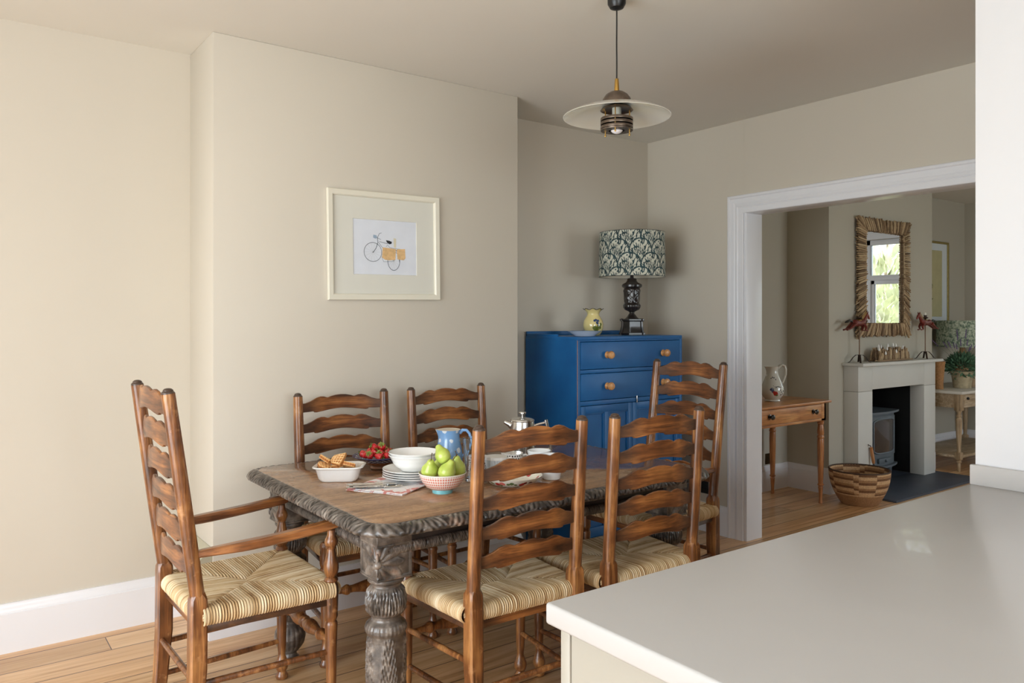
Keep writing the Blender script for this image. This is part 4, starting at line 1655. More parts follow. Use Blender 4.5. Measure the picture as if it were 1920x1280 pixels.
# napkins, plates, bowls, cutlery
def napkin_mat():
    t = NT('red_printed_linen')
    co = t.coord()
    x, y, z = t.xyz(co)
    b = t.noise(co, 26, 4, .6)
    edge = t.math('MAXIMUM', t.math('ABSOLUTE', x), t.math('ABSOLUTE', y))
    band = t.ramp(edge, [(.070, (0, 0, 0)), (.084, (1, 1, 1))])
    pr = t.ramp(b, [(.52, (0, 0, 0)), (.56, (1, 1, 1))])
    f = t.math('MULTIPLY', t.math('MULTIPLY', band, pr), .8)
    c = t.mix(f, srgb(240, 238, 238), srgb(214, 106, 92))
    st_ = t.math('GREATER_THAN', t.math('SINE', t.math('MULTIPLY', y, 900.0)), .6)
    c = t.mix(t.math('MULTIPLY', st_, .25), c, srgb(200, 196, 200))
    t.bump(t.noise(co, 700, 2), .3, .0006)
    return t.fin(c, .85)


M_nap = napkin_mat()


def napkin():
    mb = MB()
    for k in range(1):
        z = .0020 + k * .0028
        n = 17
        g = np.linspace(-1, 1, n)
        U, V = np.meshgrid(g, g, indexing='ij')
        w_ = .113 - .003 * k
        wav = .0007 * np.sin(U * 5 + k * 2) + .0007 * np.cos(V * 4 + k)
        mb.grid(np.stack([U * w_ + .001 * k, V * w_, z + wav + .0013 * np.ones_like(U)], -1))
        mb.grid(np.stack([U * w_ + .001 * k, V * w_, z + wav - .0012], -1))
        ring = [(s * w_ + .001 * k, t_ * w_) for s, t_ in ((-1, -1), (1, -1), (1, 1), (-1, 1))]
        P = []
        for a, b in zip(ring, ring[1:] + ring[:1]):
            for q in np.linspace(0, 1, n)[:-1]:
                P.append((a[0] + (b[0] - a[0]) * q, a[1] + (b[1] - a[1]) * q))
        rows = []
        for (px, py) in P:
            u, v = (px - .001 * k) / w_, py / w_
            wv = .0007 * math.sin(u * 5 + k * 2) + .0007 * math.cos(v * 4 + k)
            nx, ny = (u if abs(u) > .999 else 0), (v if abs(v) > .999 else 0)
            rows.append([(px, py, z + wv + .0013), (px + nx * .0012, py + ny * .0012, z + wv), (px, py, z + wv - .0012)])
        mb.grid(np.array(rows), closeu=True)
    return mb.build('folded_napkin', M_nap, None)


nk = napkin()
NAP = [(1.318, 2.520, .0, -58), (1.324, 2.514, .0046, -61)]
for i, (x, y, z, a) in enumerate(NAP):
    o = nk if i == 0 else dup(nk)
    place(o, x, y, TZ + z + .0006, math.radians(a))
    tag(o, ('lower' if i == 0 else 'upper') + ' of two folded white napkins with red printed border beneath the cutlery', 'napkin', None)
    o['group'] = 'folded napkins under the plates'
NZ = TZ + .0098

pl_prof = [(1e-5, .002), (.060, .002), (.062, 0), (.067, .0005), (.072, .005), (.094, .010), (.1115, .0165), (.1135, .0180), (.1125, .0195), (.093, .0135), (.072, .0090), (.060, .0065), (1e-5, .0065)]
pl0 = MB().lathe(pl_prof, 64).build('dinner_plate', M_porc, None)
PX, PY = 1.428, 2.548
for k in range(4):
    o = pl0 if k == 0 else dup(pl0)
    place(o, PX + .0015 * math.sin(k * 3), PY + .0015 * math.cos(k * 2), NZ + k * .0082)
    tag(o, ['lowest', 'second lowest', 'third', 'topmost'][k] + ' plate in the white stack under the bowls', 'plate', 'stacked white plates under the bowls')
bw_prof = [(1e-5, .003), (.044, .003), (.046, 0), (.050, .001), (.053, .006), (.069, .016), (.0795, .030), (.0825, .038), (.0850, .040), (.0870, .045), (.0930, .055), (.0955, .057), (.0940, .059), (.0905, .056), (.0845, .046), (.0790, .037), (.0745, .029), (.064, .017), (.046, .009), (1e-5, .008)]
bw0 = MB().lathe(bw_prof, 64).build('cereal_bowl', M_porc, None)
for k in range(2):
    o = bw0 if k == 0 else dup(bw0)
    place(o, PX + .012, PY + .014, NZ + 3 * .0082 + .0075 + k * .0105)
    tag(o, ['lower', 'upper'][k] + ' of the two white bowls nested on the plates', 'bowl', 'nested white bowls on the plates')


def cutlery():
    def handle(L, w0=.0042, w1=.0095, t0=.0016):
        rows = []
        for k in range(13):
            q = k / 12
            w_ = w0 + (w1 - w0) * (1 - q) ** 1.5 * (1 if k else .6)
            rows.append([(L * q, -w_, 0), (L * q, -w_ * .7, t0), (L * q, w_ * .7, t0), (L * q, w_, 0), (L * q, w_ * .7, -t0 * .5), (L * q, -w_ * .7, -t0 * .5)])
        m = MB().grid(np.array(rows), closev=True)
        m.f += [tuple(range(6)), tuple(12 * 6 + i for i in range(6))]
        return m
    items = []
    base = Vector((1.165, 2.560, 0))

    def add(name, label, off, rz, z, build, grp):
        t = thing(name, label, 'cutlery', (base.x + off[0], base.y + off[1], z), rz, grp)
        for nm, mb in build():
            part(nm, mb, M_chrome, t)

    def fork():
        m = MB()
        for k in range(4):
            y = (k - 1.5) * .0052
            m.tube([(.130, y * .5, .0005), (.142, y, -.0008), (.165, y, .0004), (.186, y, .0030)], [.0016, .0014, .0013, .0006], 6)
        m.box((.120, -.0052, -.0012), (.143, .0052, .0010), .001)
        return [('handle', handle(.125)), ('tines', m)]

    def knife():
        m = MB()
        rows = []
        for k in range(12):
            q = k / 11
            x = .100 + .108 * q
            h = .0085 * min(1, .55 + q * 1.2) * (1 - max(0, q - .75) ** 2 * 12)
            rows.append([(x, -h * .4, 0), (x, 0, .0011), (x, h, .0003), (x, h, -.0003), (x, 0, -.0007)])
        m.grid(np.array(rows), closev=True)
        m.f += [tuple(range(5)), tuple(11 * 5 + i for i in range(5))]
        return [('handle', handle(.104, .0048, .0085, .0026)), ('blade', m)]

    def spoon():
        m = MB()
        P = []
        for j in range(9):
            q = j / 8
            rr_ = q
            P.append([(.150 + .023 * rr_ * math.cos(a), .0145 * rr_ * math.sin(a), -.005 * (1 - rr_ ** 2) + .001) for a in np.linspace(0, 2 * PI, 24, endpoint=False)])
        m.grid(np.array(P), closev=True)
        P2 = [[(x, y, z - .0011) for x, y, z in r] for r in P]
        m.grid(np.array(P2), closev=True)
        return [('handle', handle(.130)), ('bowl', m)]
    d0 = DIAG + math.radians(4)
    r2, f2 = RT, FW
    zt = NZ + .0020
    for i, (nm, fn, o_, rot, dz) in enumerate((('fork', fork, (0, 0), 0, 0), ('fork', fork, (.006, .010), -2, .0012), ('fork', fork, (.014, -.012), 3, .0008), ('spoon', spoon, (-.004, .022), 2, .004), ('spoon', spoon, (.010, .004), 4, .0062), ('knife', knife, (.028, -.020), 14, .004), ('knife', knife, (.020, .016), 9, .0072))):
        lab = {'fork': 'steel fork in the cutlery bundle on the printed napkin', 'spoon': 'steel spoon lying over the forks on the printed napkin', 'knife': 'steel table knife lying across the cutlery bundle on the printed napkin'}[nm]
        off = r2 * o_[0] + f2 * o_[1]
        add(nm, lab, (off.x, off.y), d0 + math.radians(rot), zt + dz, fn, {'fork': 'forks on the napkin', 'spoon': 'spoons on the napkin', 'knife': 'knives on the napkin'}[nm])


cutlery()


# pears in a pink patterned bowl
def pear_bowl():
    t = NT('pink_patterned_glaze')
    co = t.coord()
    x, y, z = t.xyz(co)
    ang = t.math('ARCTAN2', y, x)
    a1 = t.math('MULTIPLY', ang, 28.0)
    zz = t.math('MULTIPLY', z, 330.0)
    p = t.math('MULTIPLY', t.math('SINE', t.math('ADD', a1, zz)), t.math('SINE', t.math('SUBTRACT', a1, zz)))
    c = t.mix(t.math('GREATER_THAN', p, .12), srgb(240, 226, 218), srgb(222, 132, 112))
    rad = t.math('SQRT', t.math('ADD', t.math('MULTIPLY', x, x), t.math('MULTIPLY', y, y)))
    rim = t.math('GREATER_THAN', z, .0655)
    c = t.mix(rim, c, srgb(238, 232, 222))
    M = t.fin(c, .2, Coat_Weight=.5)
    pf = [(1e-5, .012), (.030, .012), (.044, .014), (.060, .024), (.072, .040), (.080, .056), (.0842, .068), (.0850, .070), (.0835, .0712), (.0815, .069), (.077, .056), (.069, .041), (.056, .026), (1e-5, .018)]
    o = place(MB().lathe(pf, 64).build('pear_bowl', M, None), 1.425, 2.333, TZ)
    tag(o, 'pink and white patterned bowl on a turquoise foot, holding green pears', 'bowl')
    part('foot_ring', MB().lathe([(.030, 0), (.0355, 0), (.0365, .002), (.036, .0125), (.030, .013)], 40), plain('turquoise_glaze', srgb(124, 196, 206), .2, Coat_Weight=.5), o, 'turquoise foot ring')


pear_bowl()


def pear_mat():
    t = NT('green_pear_skin')
    co = t.coord()
    c = t.ramp(t.noise(co, 14, 3), [(.3, srgb(164, 184, 70)), (.7, srgb(200, 214, 112))])
    sp = t.ramp(t.noise(co, 220, 2), [(.66, (0, 0, 0)), (.72, (1, 1, 1))])
    c = t.mix(t.math('MULTIPLY', sp, .5), c, srgb(120, 130, 50))
    return t.fin(c, .32, Subsurface_Weight=.1, Coat_Weight=.2)


def pear():
    t = thing('pear', 'green pear sitting upright at the rim of the pink patterned bowl', 'pear', group='pears in the pink bowl')
    pf = [(1e-5, -.031), (.008, -.032), (.020, -.028), (.030, -.016), (.0335, 0), (.031, .014), (.023, .027), (.0165, .037), (.0140, .045), (.0105, .051), (.004, .053), (1e-5, .0515)]
    zs = [p[1] for p in pf]
    tt = np.linspace(0, len(pf) - 1, 34)
    P = [(np.interp(q, range(len(pf)), [a for a, _ in pf]), np.interp(q, range(len(pf)), zs)) for q in tt]
    part('flesh', MB().lathe(P, 32, fn=lambda Tm, Z, Rr: Rr * (1 + .03 * np.cos(Tm * 2) + .02 * np.cos(Tm * 3 + 1))), pear_mat(), t, ang=80)
    part('stalk', MB().tube([(0, 0, .050), (.001, 0, .060), (.005, .002, .070), (.012, .004, .078)], [.0018, .0014, .0013, .0020], 8), plain('pear_stalk', srgb(84, 66, 40), .7), t)
    return t


p0 = pear()
for i, (p, r) in enumerate([((-.044, -.010, .075), (18, -22, 30)), ((.018, -.036, .077), (24, 14, 10)), ((-.008, .050, .078), (-12, -6, 120)), ((.050, .020, .078), (-6, 12, 200)), ((.002, -.004, .128), (-24, 32, 60))]):
    o = p0 if i == 0 else dup(p0)
    q = RT * p[0] + FW * p[1]
    o.location = (1.425 + q.x, 2.333 + q.y, TZ + p[2])
    o.rotation_euler = tuple(math.radians(a) for a in r)
    o.scale = (.92,) * 3 if i < 4 else (.84,) * 3
    if i == 4:
        o['label'] = 'topmost green pear resting on the others in the pink patterned bowl'


# blue spotted jug
def jug():
    blue = srgb(132, 178, 228)
    sp = []
    k = 0
    for z in (.030, .072, .112, .150):
        for a in range(0, 360, 72):
            sp.append((on_ring(.051, a + (36 if k % 2 else 0) - 110, z), .0120, srgb(232, 240, 248)))
        k += 1
    M = painted('spotted_blue_glaze', blue, sp)
    t = thing('spotted_jug', 'tall light blue jug with white spots and cream inside', 'jug', (1.697, 2.726, TZ))
    pf = [(1e-5, .002), (.046, .002), (.049, 0), (.054, .004), (.0565, .025), (.0555, .05), (.051, .08), (.0455, .105), (.0430, .125), (.0440, .140), (.0465, .150), (.0475, .1525)]

    def lip(Tm, Z, Rr):
        k_ = np.clip((Z - .115) / .037, 0, 1)
        d = np.abs(((Tm - (DIAG + PI)) + PI) % (2 * PI) - PI)
        return Rr + .010 * k_ * np.exp(-(d / .28) ** 2)
    m = MB().lathe(pf, 56, fn=lip)
    m.f.pop()
    part('jug_body', m, M, t)
    inn = [(.0474, .1526), (.0455, .1530), (.0420, .140), (.0405, .125), (.049, .06), (.050, .02), (1e-5, .010)]
    part('jug_lining', MB().lathe(inn, 56, fn=lip), plain('cream_lining', srgb(238, 232, 214), .2), t, 'cream glazed inside')
    d = RT
    hp = [(.043, .138), (.056, .150), (.072, .150), (.084, .136), (.090, .112), (.088, .085), (.076, .060), (.060, .046), (.052, .042)]
    part('handle', MB().tube([(d.x * a, d.y * a, z) for a, z in hp], [.008, .0068, .006, .006, .0058, .0055, .0058, .0065, .008], 12), M, t)


jug()


def glass_mat(name='clear_glass'):
    t = NT(name)
    t.b.inputs['IOR'].default_value = 1.45
    return t.fin((.97, .985, .985), .02, Transmission_Weight=1.0)


M_glass = glass_mat()


def tumbler():
    pf = [(1e-5, .006), (.022, .006), (.024, 0), (.027, .001), (.030, .03), (.0335, .09), (.0360, .160), (.0365, .1625), (.0350, .1630), (.0335, .158), (.0310, .09), (.0275, .03), (.024, .014), (1e-5, .012)]
    zs = [p[1] for p in pf]
    o = MB().lathe(pf, 48, fn=lambda Tm, Z, Rr: Rr + .0007 * np.cos(Tm * 16) * (Z > .02) * (Z < .15)).build('glass_vase', M_glass, None)
    place(o, 1.616, 2.430, TZ)
    tag(o, 'tall clear ribbed glass between the pears and the blue jug', 'glass')


tumbler()


# cups
def dot_mat():
    t = NT('navy_dotted_glaze')
    co = t.coord()
    x, y, z = t.xyz(co)
    ang = t.math('MULTIPLY', t.math('ARCTAN2', y, x), 26 / (2 * PI))
    zz = t.math('MULTIPLY', z, 92.0)
    row = t.math('FLOOR', zz)
    fa = t.math('SUBTRACT', t.math('FRACT', t.math('ADD', ang, t.math('MULTIPLY', row, .5))), .5)
    fz = t.math('SUBTRACT', t.math('FRACT', zz), .5)
    d = t.math('ADD', t.math('MULTIPLY', fa, t.math('MULTIPLY', fa, 1.4)), t.math('MULTIPLY', fz, fz))
    c = t.mix(t.math('LESS_THAN', d, .085), srgb(238, 238, 238), srgb(24, 30, 48))
    return t.fin(c, .18, Coat_Weight=.5)


M_dot = dot_mat()


def cup(name, label, mat, x, y, z, r, h, ang, group=None):
    t = thing(name, label, 'cup', (x, y, z), 0, group)
    pf = [(1e-5, .002), (r * .60, .002), (r * .62, 0), (r * .70, .002), (r * .84, h * .18), (r * .95, h * .5), (r * 1.0, h * .97), (r * 1.0, h), (r * .965, h)]
    inn = [(r * .965, h), (r * .945, h * .95), (r * .89, h * .5), (r * .78, h * .2), (r * .5, h * .09), (1e-5, h * .08)]
    m = MB().lathe(pf, 48)
    m.f.pop()
    part('cup_wall', m, mat, t)
    m = MB().lathe(inn, 48)
    m.f.pop(-1) if False else None
    part('cup_lining', m, M_porc, t)
    d = Vector((math.cos(ang), math.sin(ang)))
    hp = [(r * .93, h * .82), (r * 1.25, h * .90), (r * 1.55, h * .78), (r * 1.62, h * .55), (r * 1.42, h * .32), (r * .90, h * .22)]
    part('handle', MB().tube([(d.x * a, d.y * a, b) for a, b in hp], [.0048, .004, .004, .004, .004, .0048], 10), M_porc, t)
    return t


cup('dotted_cup', 'white cup with navy dots seen through the tall clear glass', M_dot, 1.732, 2.566, TZ, .043, .062, DIAG)
cup('dotted_cup', 'white cup with navy dots standing before the steel cafetiere', M_dot, 1.868, 2.520, TZ, .045, .068, DIAG - .1)


def stripe_mat():
    t = NT('grey_striped_glaze')
    x, y, z = t.xyz(t.coord())
    ang = t.math('MULTIPLY', t.math('ARCTAN2', y, x), 48.0)
    c = t.mix(t.math('GREATER_THAN', t.math('SINE', ang), .1), srgb(232, 234, 236), srgb(150, 168, 186))
    up = t.math('GREATER_THAN', z, .055)
    c = t.mix(up, c, srgb(240, 240, 240))
    return t.fin(c, .18, Coat_Weight=.5)


sau = MB().lathe([(1e-5, .002), (.030, .002), (.032, 0), (.036, .001), (.050, .008), (.070, .0145), (.0715, .016), (.069, .0165), (.048, .011), (.030, .006), (1e-5, .006)], 48).build('saucer', M_porc, None)
place(sau, 1.752, 2.470, TZ)
tag(sau, 'white saucer beneath the grey striped cup', 'saucer')
cup('striped_cup', 'white cup with fine grey stripes on a white saucer', stripe_mat(), 1.754, 2.472, TZ + .0065, .044, .066, DIAG + .1)
ts = thing('teaspoon', 'small steel teaspoon resting on the white saucer', 'spoon', (1.714, 2.420, TZ + .0175), math.radians(20))
part('handle', MB().tube([(0, 0, 0), (.05, 0, .002), (.085, 0, .001)], [.0025, .0015, .0013], 8, sy=.6), M_chrome, ts)
part('bowl', MB().ball((-.010, 0, -.0005), .012, 14, 1.2, .8, .28), M_chrome, ts)


# flowered plate
def poppy_plate():
    red, grn, dk = srgb(186, 44, 44), srgb(100, 120, 76), srgb(120, 24, 28)
    sp = []
    for a, z, r_, c in ((-158, .014, .013, red), (-146, .020, .012, srgb(214, 110, 100)), (-152, .008, .008, grn), (-134, .016, .008, grn), (-126, .020, .010, grn), (-118, .014, .008, grn), (-104, .014, .012, red), (-98, .022, .008, dk), (-84, .016, .012, dk), (-76, .012, .011, red), (-60, .018, .010, grn), (-172, .016, .009, grn), (170, .018, .011, red), (150, .016, .011, red), (120, .016, .011, grn), (90, .016, .012, red), (50, .016, .012, grn), (10, .016, .012, red), (-30, .016, .012, red)):
        sp.append((on_ring(.086 + .6 * z, a, z), r_, c))
    M = painted('poppy_glaze', srgb(232, 228, 214), sp)
    pf = [(1e-5, .002), (.062, .002), (.064, 0), (.070, .001), (.084, .006), (.100, .018), (.112, .031), (.1135, .033), (.1115, .0335), (.098, .021), (.082, .010), (.062, .006), (1e-5, .006)]
    o = place(MB().lathe(pf, 64).build('poppy_dish', M, None), 1.706, 2.304, TZ)
    tag(o, 'shallow cream dish painted with red poppies and green leaves', 'dish')


poppy_plate()
# two white tapered cups
wc = MB().lathe([(1e-5, .003), (.030, .003), (.031, 0), (.034, .002), (.038, .03), (.0445, .080), (.0465, .090), (.0455, .0915), (.0430, .088), (.0355, .03), (.028, .010), (1e-5, .008)], 48).build('white_cup', M_porc2, None)
for i, (x, y) in enumerate(((1.880, 2.285), (1.905, 2.392))):
    o = wc if i == 0 else dup(wc)
    place(o, x, y, TZ)
    tag(o, ['white handleless cup nearer the poppy dish edge and the table edge', 'white handleless cup standing just behind its twin, nearer the cafetiere'][i], 'cup', 'white handleless cups')


def cafetiere():
    t = thing('cafetiere', 'steel cafetiere with domed lid, short spout and bar handle', 'cafetiere', (2.020, 2.650, TZ))
    part('pot', MB().lathe([(1e-5, .002), (.050, .002), (.053, 0), (.056, .004), (.0565, .04), (.0560, .09), (.0545, .135), (.0510, .165), (.0495, .172), (1e-5, .172)], 56), M_steel, t)
    part('lid', MB().lathe([(.0515, .170), (.0525, .173), (.0505, .178), (.040, .183), (.020, .186), (.008, .187), (1e-5, .1871)], 56), M_steel, t)
    part('plunger_knob', MB().lathe([(.0035, .185), (.0035, .199), (.0080, .200), (.0155, .203), (.0165, .206), (.0155, .209), (.0080, .211), (1e-5, .2115)], 28), M_chrome, t)
    d = -RT
    part('spout', MB().tube([(d.x * .046, d.y * .046, .150), (d.x * .058, d.y * .058, .158), (d.x * .078, d.y * .078, .167)], [.016, .012, .008], 14, sy=.8), M_steel, t)
    d = RT
    h = MB()
    h.tube([(d.x * .050, d.y * .050, .150), (d.x * .075, d.y * .075, .158), (d.x * .106, d.y * .106, .166)], [.0055, .005, .005], 12)
    h.tube([(d.x * .100, d.y * .100, .176), (d.x * .110, d.y * .110, .130), (d.x * .118, d.y * .118, .070), (d.x * .122, d.y * .122, .035)], [.0080, .0075, .0070, .0065], 14)
    h.tube([(d.x * .052, d.y * .052, .050), (d.x * .118, d.y * .118, .050)], [.005, .0045], 12)
    part('handle', h, M_chrome, t)


cafetiere()

# ------------------------------------------------------------ small fittings in the dining room
def socket(name, label, loc, rz, mat, ins, w=.146, plug=False):
    """double socket plate lying in the xz plane facing -y before rotation"""
    t = thing(name, label, 'socket', loc, rz)
    part('face_plate', MB().box((-w / 2, -.006, -.043), (w / 2, 0, .043), .003), mat, t)
    m = MB()
    for cx in ((-w / 4, w / 4) if w > .1 else (0,)):
        m.box((cx - .0035, -.0068, .010), (cx + .0035, -.0055, .018))
        m.box((cx - .015, -.0068, -.012), (cx - .007, -.0055, -.007))
        m.box((cx + .007, -.0068, -.012), (cx + .015, -.0055, -.007))
    part('pin_holes', m, M_black, t)
    m = MB()
    for cx in ((-.012, .012) if w > .1 else (.022,)):
        m.box((cx - .005, -.010, .022), (cx + .005, -.0055, .036), .001)
    part('switch', m, ins, t)
    return t


M_gun = plain('gunmetal_plate', srgb(92, 84, 72), .3, .8, var=.1)
socket('wall_socket', 'dark metal double socket low on the wall beside the door opening', (XR, 3.335, .283), -PI / 2, M_gun, M_black)
pl = thing('white_plug', 'white mains plug with curling flex, in the dark metal socket', 'plug', (XR - .0065, 3.372, .275))
part('plug_body', MB().box((-.034, -.021, -.024), (0, .021, .024), .008), plain('white_plastic', srgb(214, 216, 212), .35, var=.01), pl)
fl = [(-.030, 0, -.020), (-.036, .002, -.05), (-.030, .008, -.085), (-.022, .022, -.12), (-.020, .05, -.15), (-.020, .10, -.19), (-.03, .16, -.262), (-.03, .22, -.268)]
part('flex', MB().tube(fl, .0032, 10), plain('white_flex', srgb(206, 204, 196), .45, var=.01), pl)
socket('single_socket', 'small dark bronze socket on the sitting room wall behind the pine side table', (5.352, YB2, .252), 0, plain('bronze_plate', srgb(70, 56, 36), .3, .8), M_black, w=.086)

# cream slotted air vent on the side of the chimney breast
vt = thing('wall_vent', 'cream slotted vent cowl low on the side of the chimney breast', 'vent', (.947, 3.575, .324))
m = MB()
rows = []
for y in (-.14, .14):
    rows.append([(0, y, -.055), (-.050, y, -.055), (-.056, y, -.050), (-.056, y, .012), (-.050, y, .020), (-.004, y, .062), (0, y, .062)])
m.grid(np.array(rows))
for i in (0, 1):
    m.f.append(tuple(i * 7 + k for k in range(7)))
M_vent = plain('aged_cream_plastic', srgb(184, 178, 156), .5, var=.03)
part('cowl', m, M_vent, vt)
m = MB()
for k in range(9):
    y = -.112 + k * .028
    m.box((-.0568, y - .0045, -.036), (-.0555, y + .0045, .008), .0004)
part('vent_slot', m, plain('vent_shadow_gap', srgb(62, 56, 46), .8), vt)

# ------------------------------------------------------------ sitting room: fireplace
M_stone = plain('pale_limestone', srgb(206, 206, 200), .6, var=.015, sc=5)
M_slate = plain('blue_grey_slate', srgb(62, 70, 84), .45, var=.12, sc=6)
M_soot = plain('black_slate_lining', srgb(26, 26, 28), .6, var=.15)


def fireplace():
    t = thing('fireplace_surround', 'plain pale stone fireplace surround with mantel shelf', 'fireplace')
    # each block its own part; thin joint at z .795
    for a, b in ((5.82, 6.032), (6.885, 7.087)):
        part('stone_leg', MB().box((a, 3.276, .0005), (b, B2Y - .0005, .7935), .003), M_stone, t)
        part('corner_block', MB().box((a, 3.276, .7955), (b, B2Y - .0005, .997), .003), M_stone, t)
    part('lintel_stone', MB().box((6.0325, 3.276, .805), (6.8845, B2Y - .0005, .997), .003), M_stone, t)
    part('mantel_shelf', MB().box((5.795, 3.222, .998), (7.122, B2Y - .0005, 1.022), .003), M_stone, t)
    m = MB()
    m.box((6.00, B2Y - .03, .016), (6.012, YB2 + .0, .84))
    m.box((6.908, B2Y - .03, .016), (6.92, YB2 + .0, .84))
    m.box((6.012, YB2 - .012, .016), (6.908, YB2, .84))
    m.box((6.00, B2Y - .03, .828), (6.92, YB2, .84))
    part('fireplace_lining', m, M_soot, t)
    h = MB().box((5.735, 2.93, 0), (7.17, B2Y - .001, .016), .002)
    h.box((6.02, B2Y - .002, 0), (6.90, YB2 - .013, .016))
    o = h.build('hearth_slab', M_slate, None)
    tag(o, 'blue-grey slate hearth slab in front of the fireplace', 'hearth')


fireplace()


def stove():
    t = thing('wood_stove', 'grey cast iron wood stove with glass door inside the fireplace', 'stove', (6.457, 3.57, .016))
    M = plain('stove_grey_paint', srgb(104, 114, 122), .45, .2, var=.04)

    def bow(w, d, r, z0, z1, bowf=.035, n=18):
        P = []
        for k in range(n + 1):
            q = k / n
            x = -w / 2 + w * q
            P.append((x, -d / 2 - bowf * (1 - (2 * q - 1) ** 2)))
        P += [(w / 2, d / 2), (-w / 2, d / 2)]
        return np.array([[(x, y, z) for x, y in P] for z in (z0, z1)])
    def slab(w, d, z0, z1, bf=.035):
        m = MB()
        G = bow(w, d, 0, z0, z1, bf)
        m.grid(G, closev=True)
        n = G.shape[1]
        m.f += [tuple(range(n - 1, -1, -1)), tuple(n + i for i in range(n))]
        return m
    part('stove_body', slab(.46, .26, .115, .555), M, t)
    part('top_plate', slab(.54, .31, .555, .572, .045), M, t)
    part('ash_lip', slab(.50, .30, .100, .116, .05), M, t)
    for x in (-.19, .19):
        for y in (-.11, .10):
            part('stove_leg', MB().lathe([(.014, 0), (.016, .01), (.02, .06), (.026, .101)], 14, M=T(x, y, 0)), M, t)
    # curved door with arched glass
    def curved(x0, x1, z0, z1, off, arch=0, n=20, nz=8):
        P = []
        for i in range(n + 1):
            x = x0 + (x1 - x0) * i / n
            q = (x + .23) / .46
            y = -.13 - .035 * (1 - (2 * q - 1) ** 2) - off
            zt = z1 - arch * ((2 * i / n - 1) ** 4)
            zb = z0 + arch * ((2 * i / n - 1) ** 6)
            P.append([(x, y, zb + (zt - zb) * k / nz) for k in range(nz + 1)])
        return np.array(P)
    m = MB().grid(curved(-.205, .205, .19, .535, .012, .01))
    m.grid(curved(-.205, .205, .19, .535, .002, .01))
    d = part('stove_door', m, M, t)
    g = NT('sooted_stove_glass')
    gm = g.fin(g.ramp(g.noise(g.coord(), 9, 4), [(.3, srgb(26, 24, 26)), (.7, srgb(70, 58, 54))]), .12, Coat_Weight=.6)
    part('door_glass', MB().grid(curved(-.160, .160, .225, .505, .0135, .025)), gm, d)
    rim = curved(-.165, .165, .220, .510, .015, .025)
    loop = [tuple(p) for p in rim[:, 0]] + [tuple(p) for p in rim[-1, 1:]] + [tuple(p) for p in rim[::-1, -1]][1:] + [tuple(p) for p in rim[0, ::-1]][1:-1]
    part('door_rim', MB().tube(loop, .007, 8, closed=True), M, d)
    part('air_control', MB().box((-.10, -.178, .135), (.10, -.160, .178), .008).ball((0, -.185, .155), .012, 12), M, t)


stove()
# fireside tool leaning on the left stone leg
tl = thing('fireside_poker', 'fireside poker with wooden handle leaning on the stone surround', 'poker', (6.000, 3.215, .0165))
tl.rotation_euler = (math.radians(-8), math.radians(-3), 0)
part('poker_rod', MB().tube([(0, 0, 0), (0, 0, .22)], .004, 8), M_iron, tl)
part('poker_handle', MB().lathe([(.009, .205), (.012, .215), (.014, .27), (.012, .32), (.014, .330), (.008, .336), (1e-5, .337)], 16), M_pine_z, tl)
part('hanging_hook', MB().tube([(0, 0, .333), (-.006, 0, .350), (-.022, 0, .352), (-.034, 0, .362)], .0035, 8), M_iron, tl)


# ------------------------------------------------------------ driftwood mirror
def drift_mat():
    t = NT('driftwood')
    a = t.n('Attribute', attribute_name='st')
    x, y, z = t.xyz(a.outputs['Vector'])
    n = t.noise(t.coord(), 60, 4, .6)
    f = t.math('ADD', t.math('MULTIPLY', x, .6), t.math('MULTIPLY', n, .4))
    c = t.ramp(f, [(.2, srgb(96, 74, 52)), (.5, srgb(152, 126, 94)), (.8, srgb(194, 170, 134))])
    t.bump(n, .4, .002)
    return t.fin(c, .75)


M_drift = drift_mat()


def sticks(mb, att, a, b, r, rnd, n=7):
    a, b = Vector(a), Vector(b)
    m = 5
    pts, rad = [], []
    for k in range(m):
        q = k / (m - 1)
        p = a.lerp(b, q) + Vector((rnd.uniform(-1, 1), rnd.uniform(-1, 1), rnd.uniform(-1, 1))) * r * .25
        pts.append(p)
        rad.append(r * (rnd.uniform(.85, 1.12) if 0 < k < m - 1 else .7))
    n0 = mb.n
    mb.tube(pts, rad, n)
    att.append(np.full(mb.n - n0, rnd.random()))


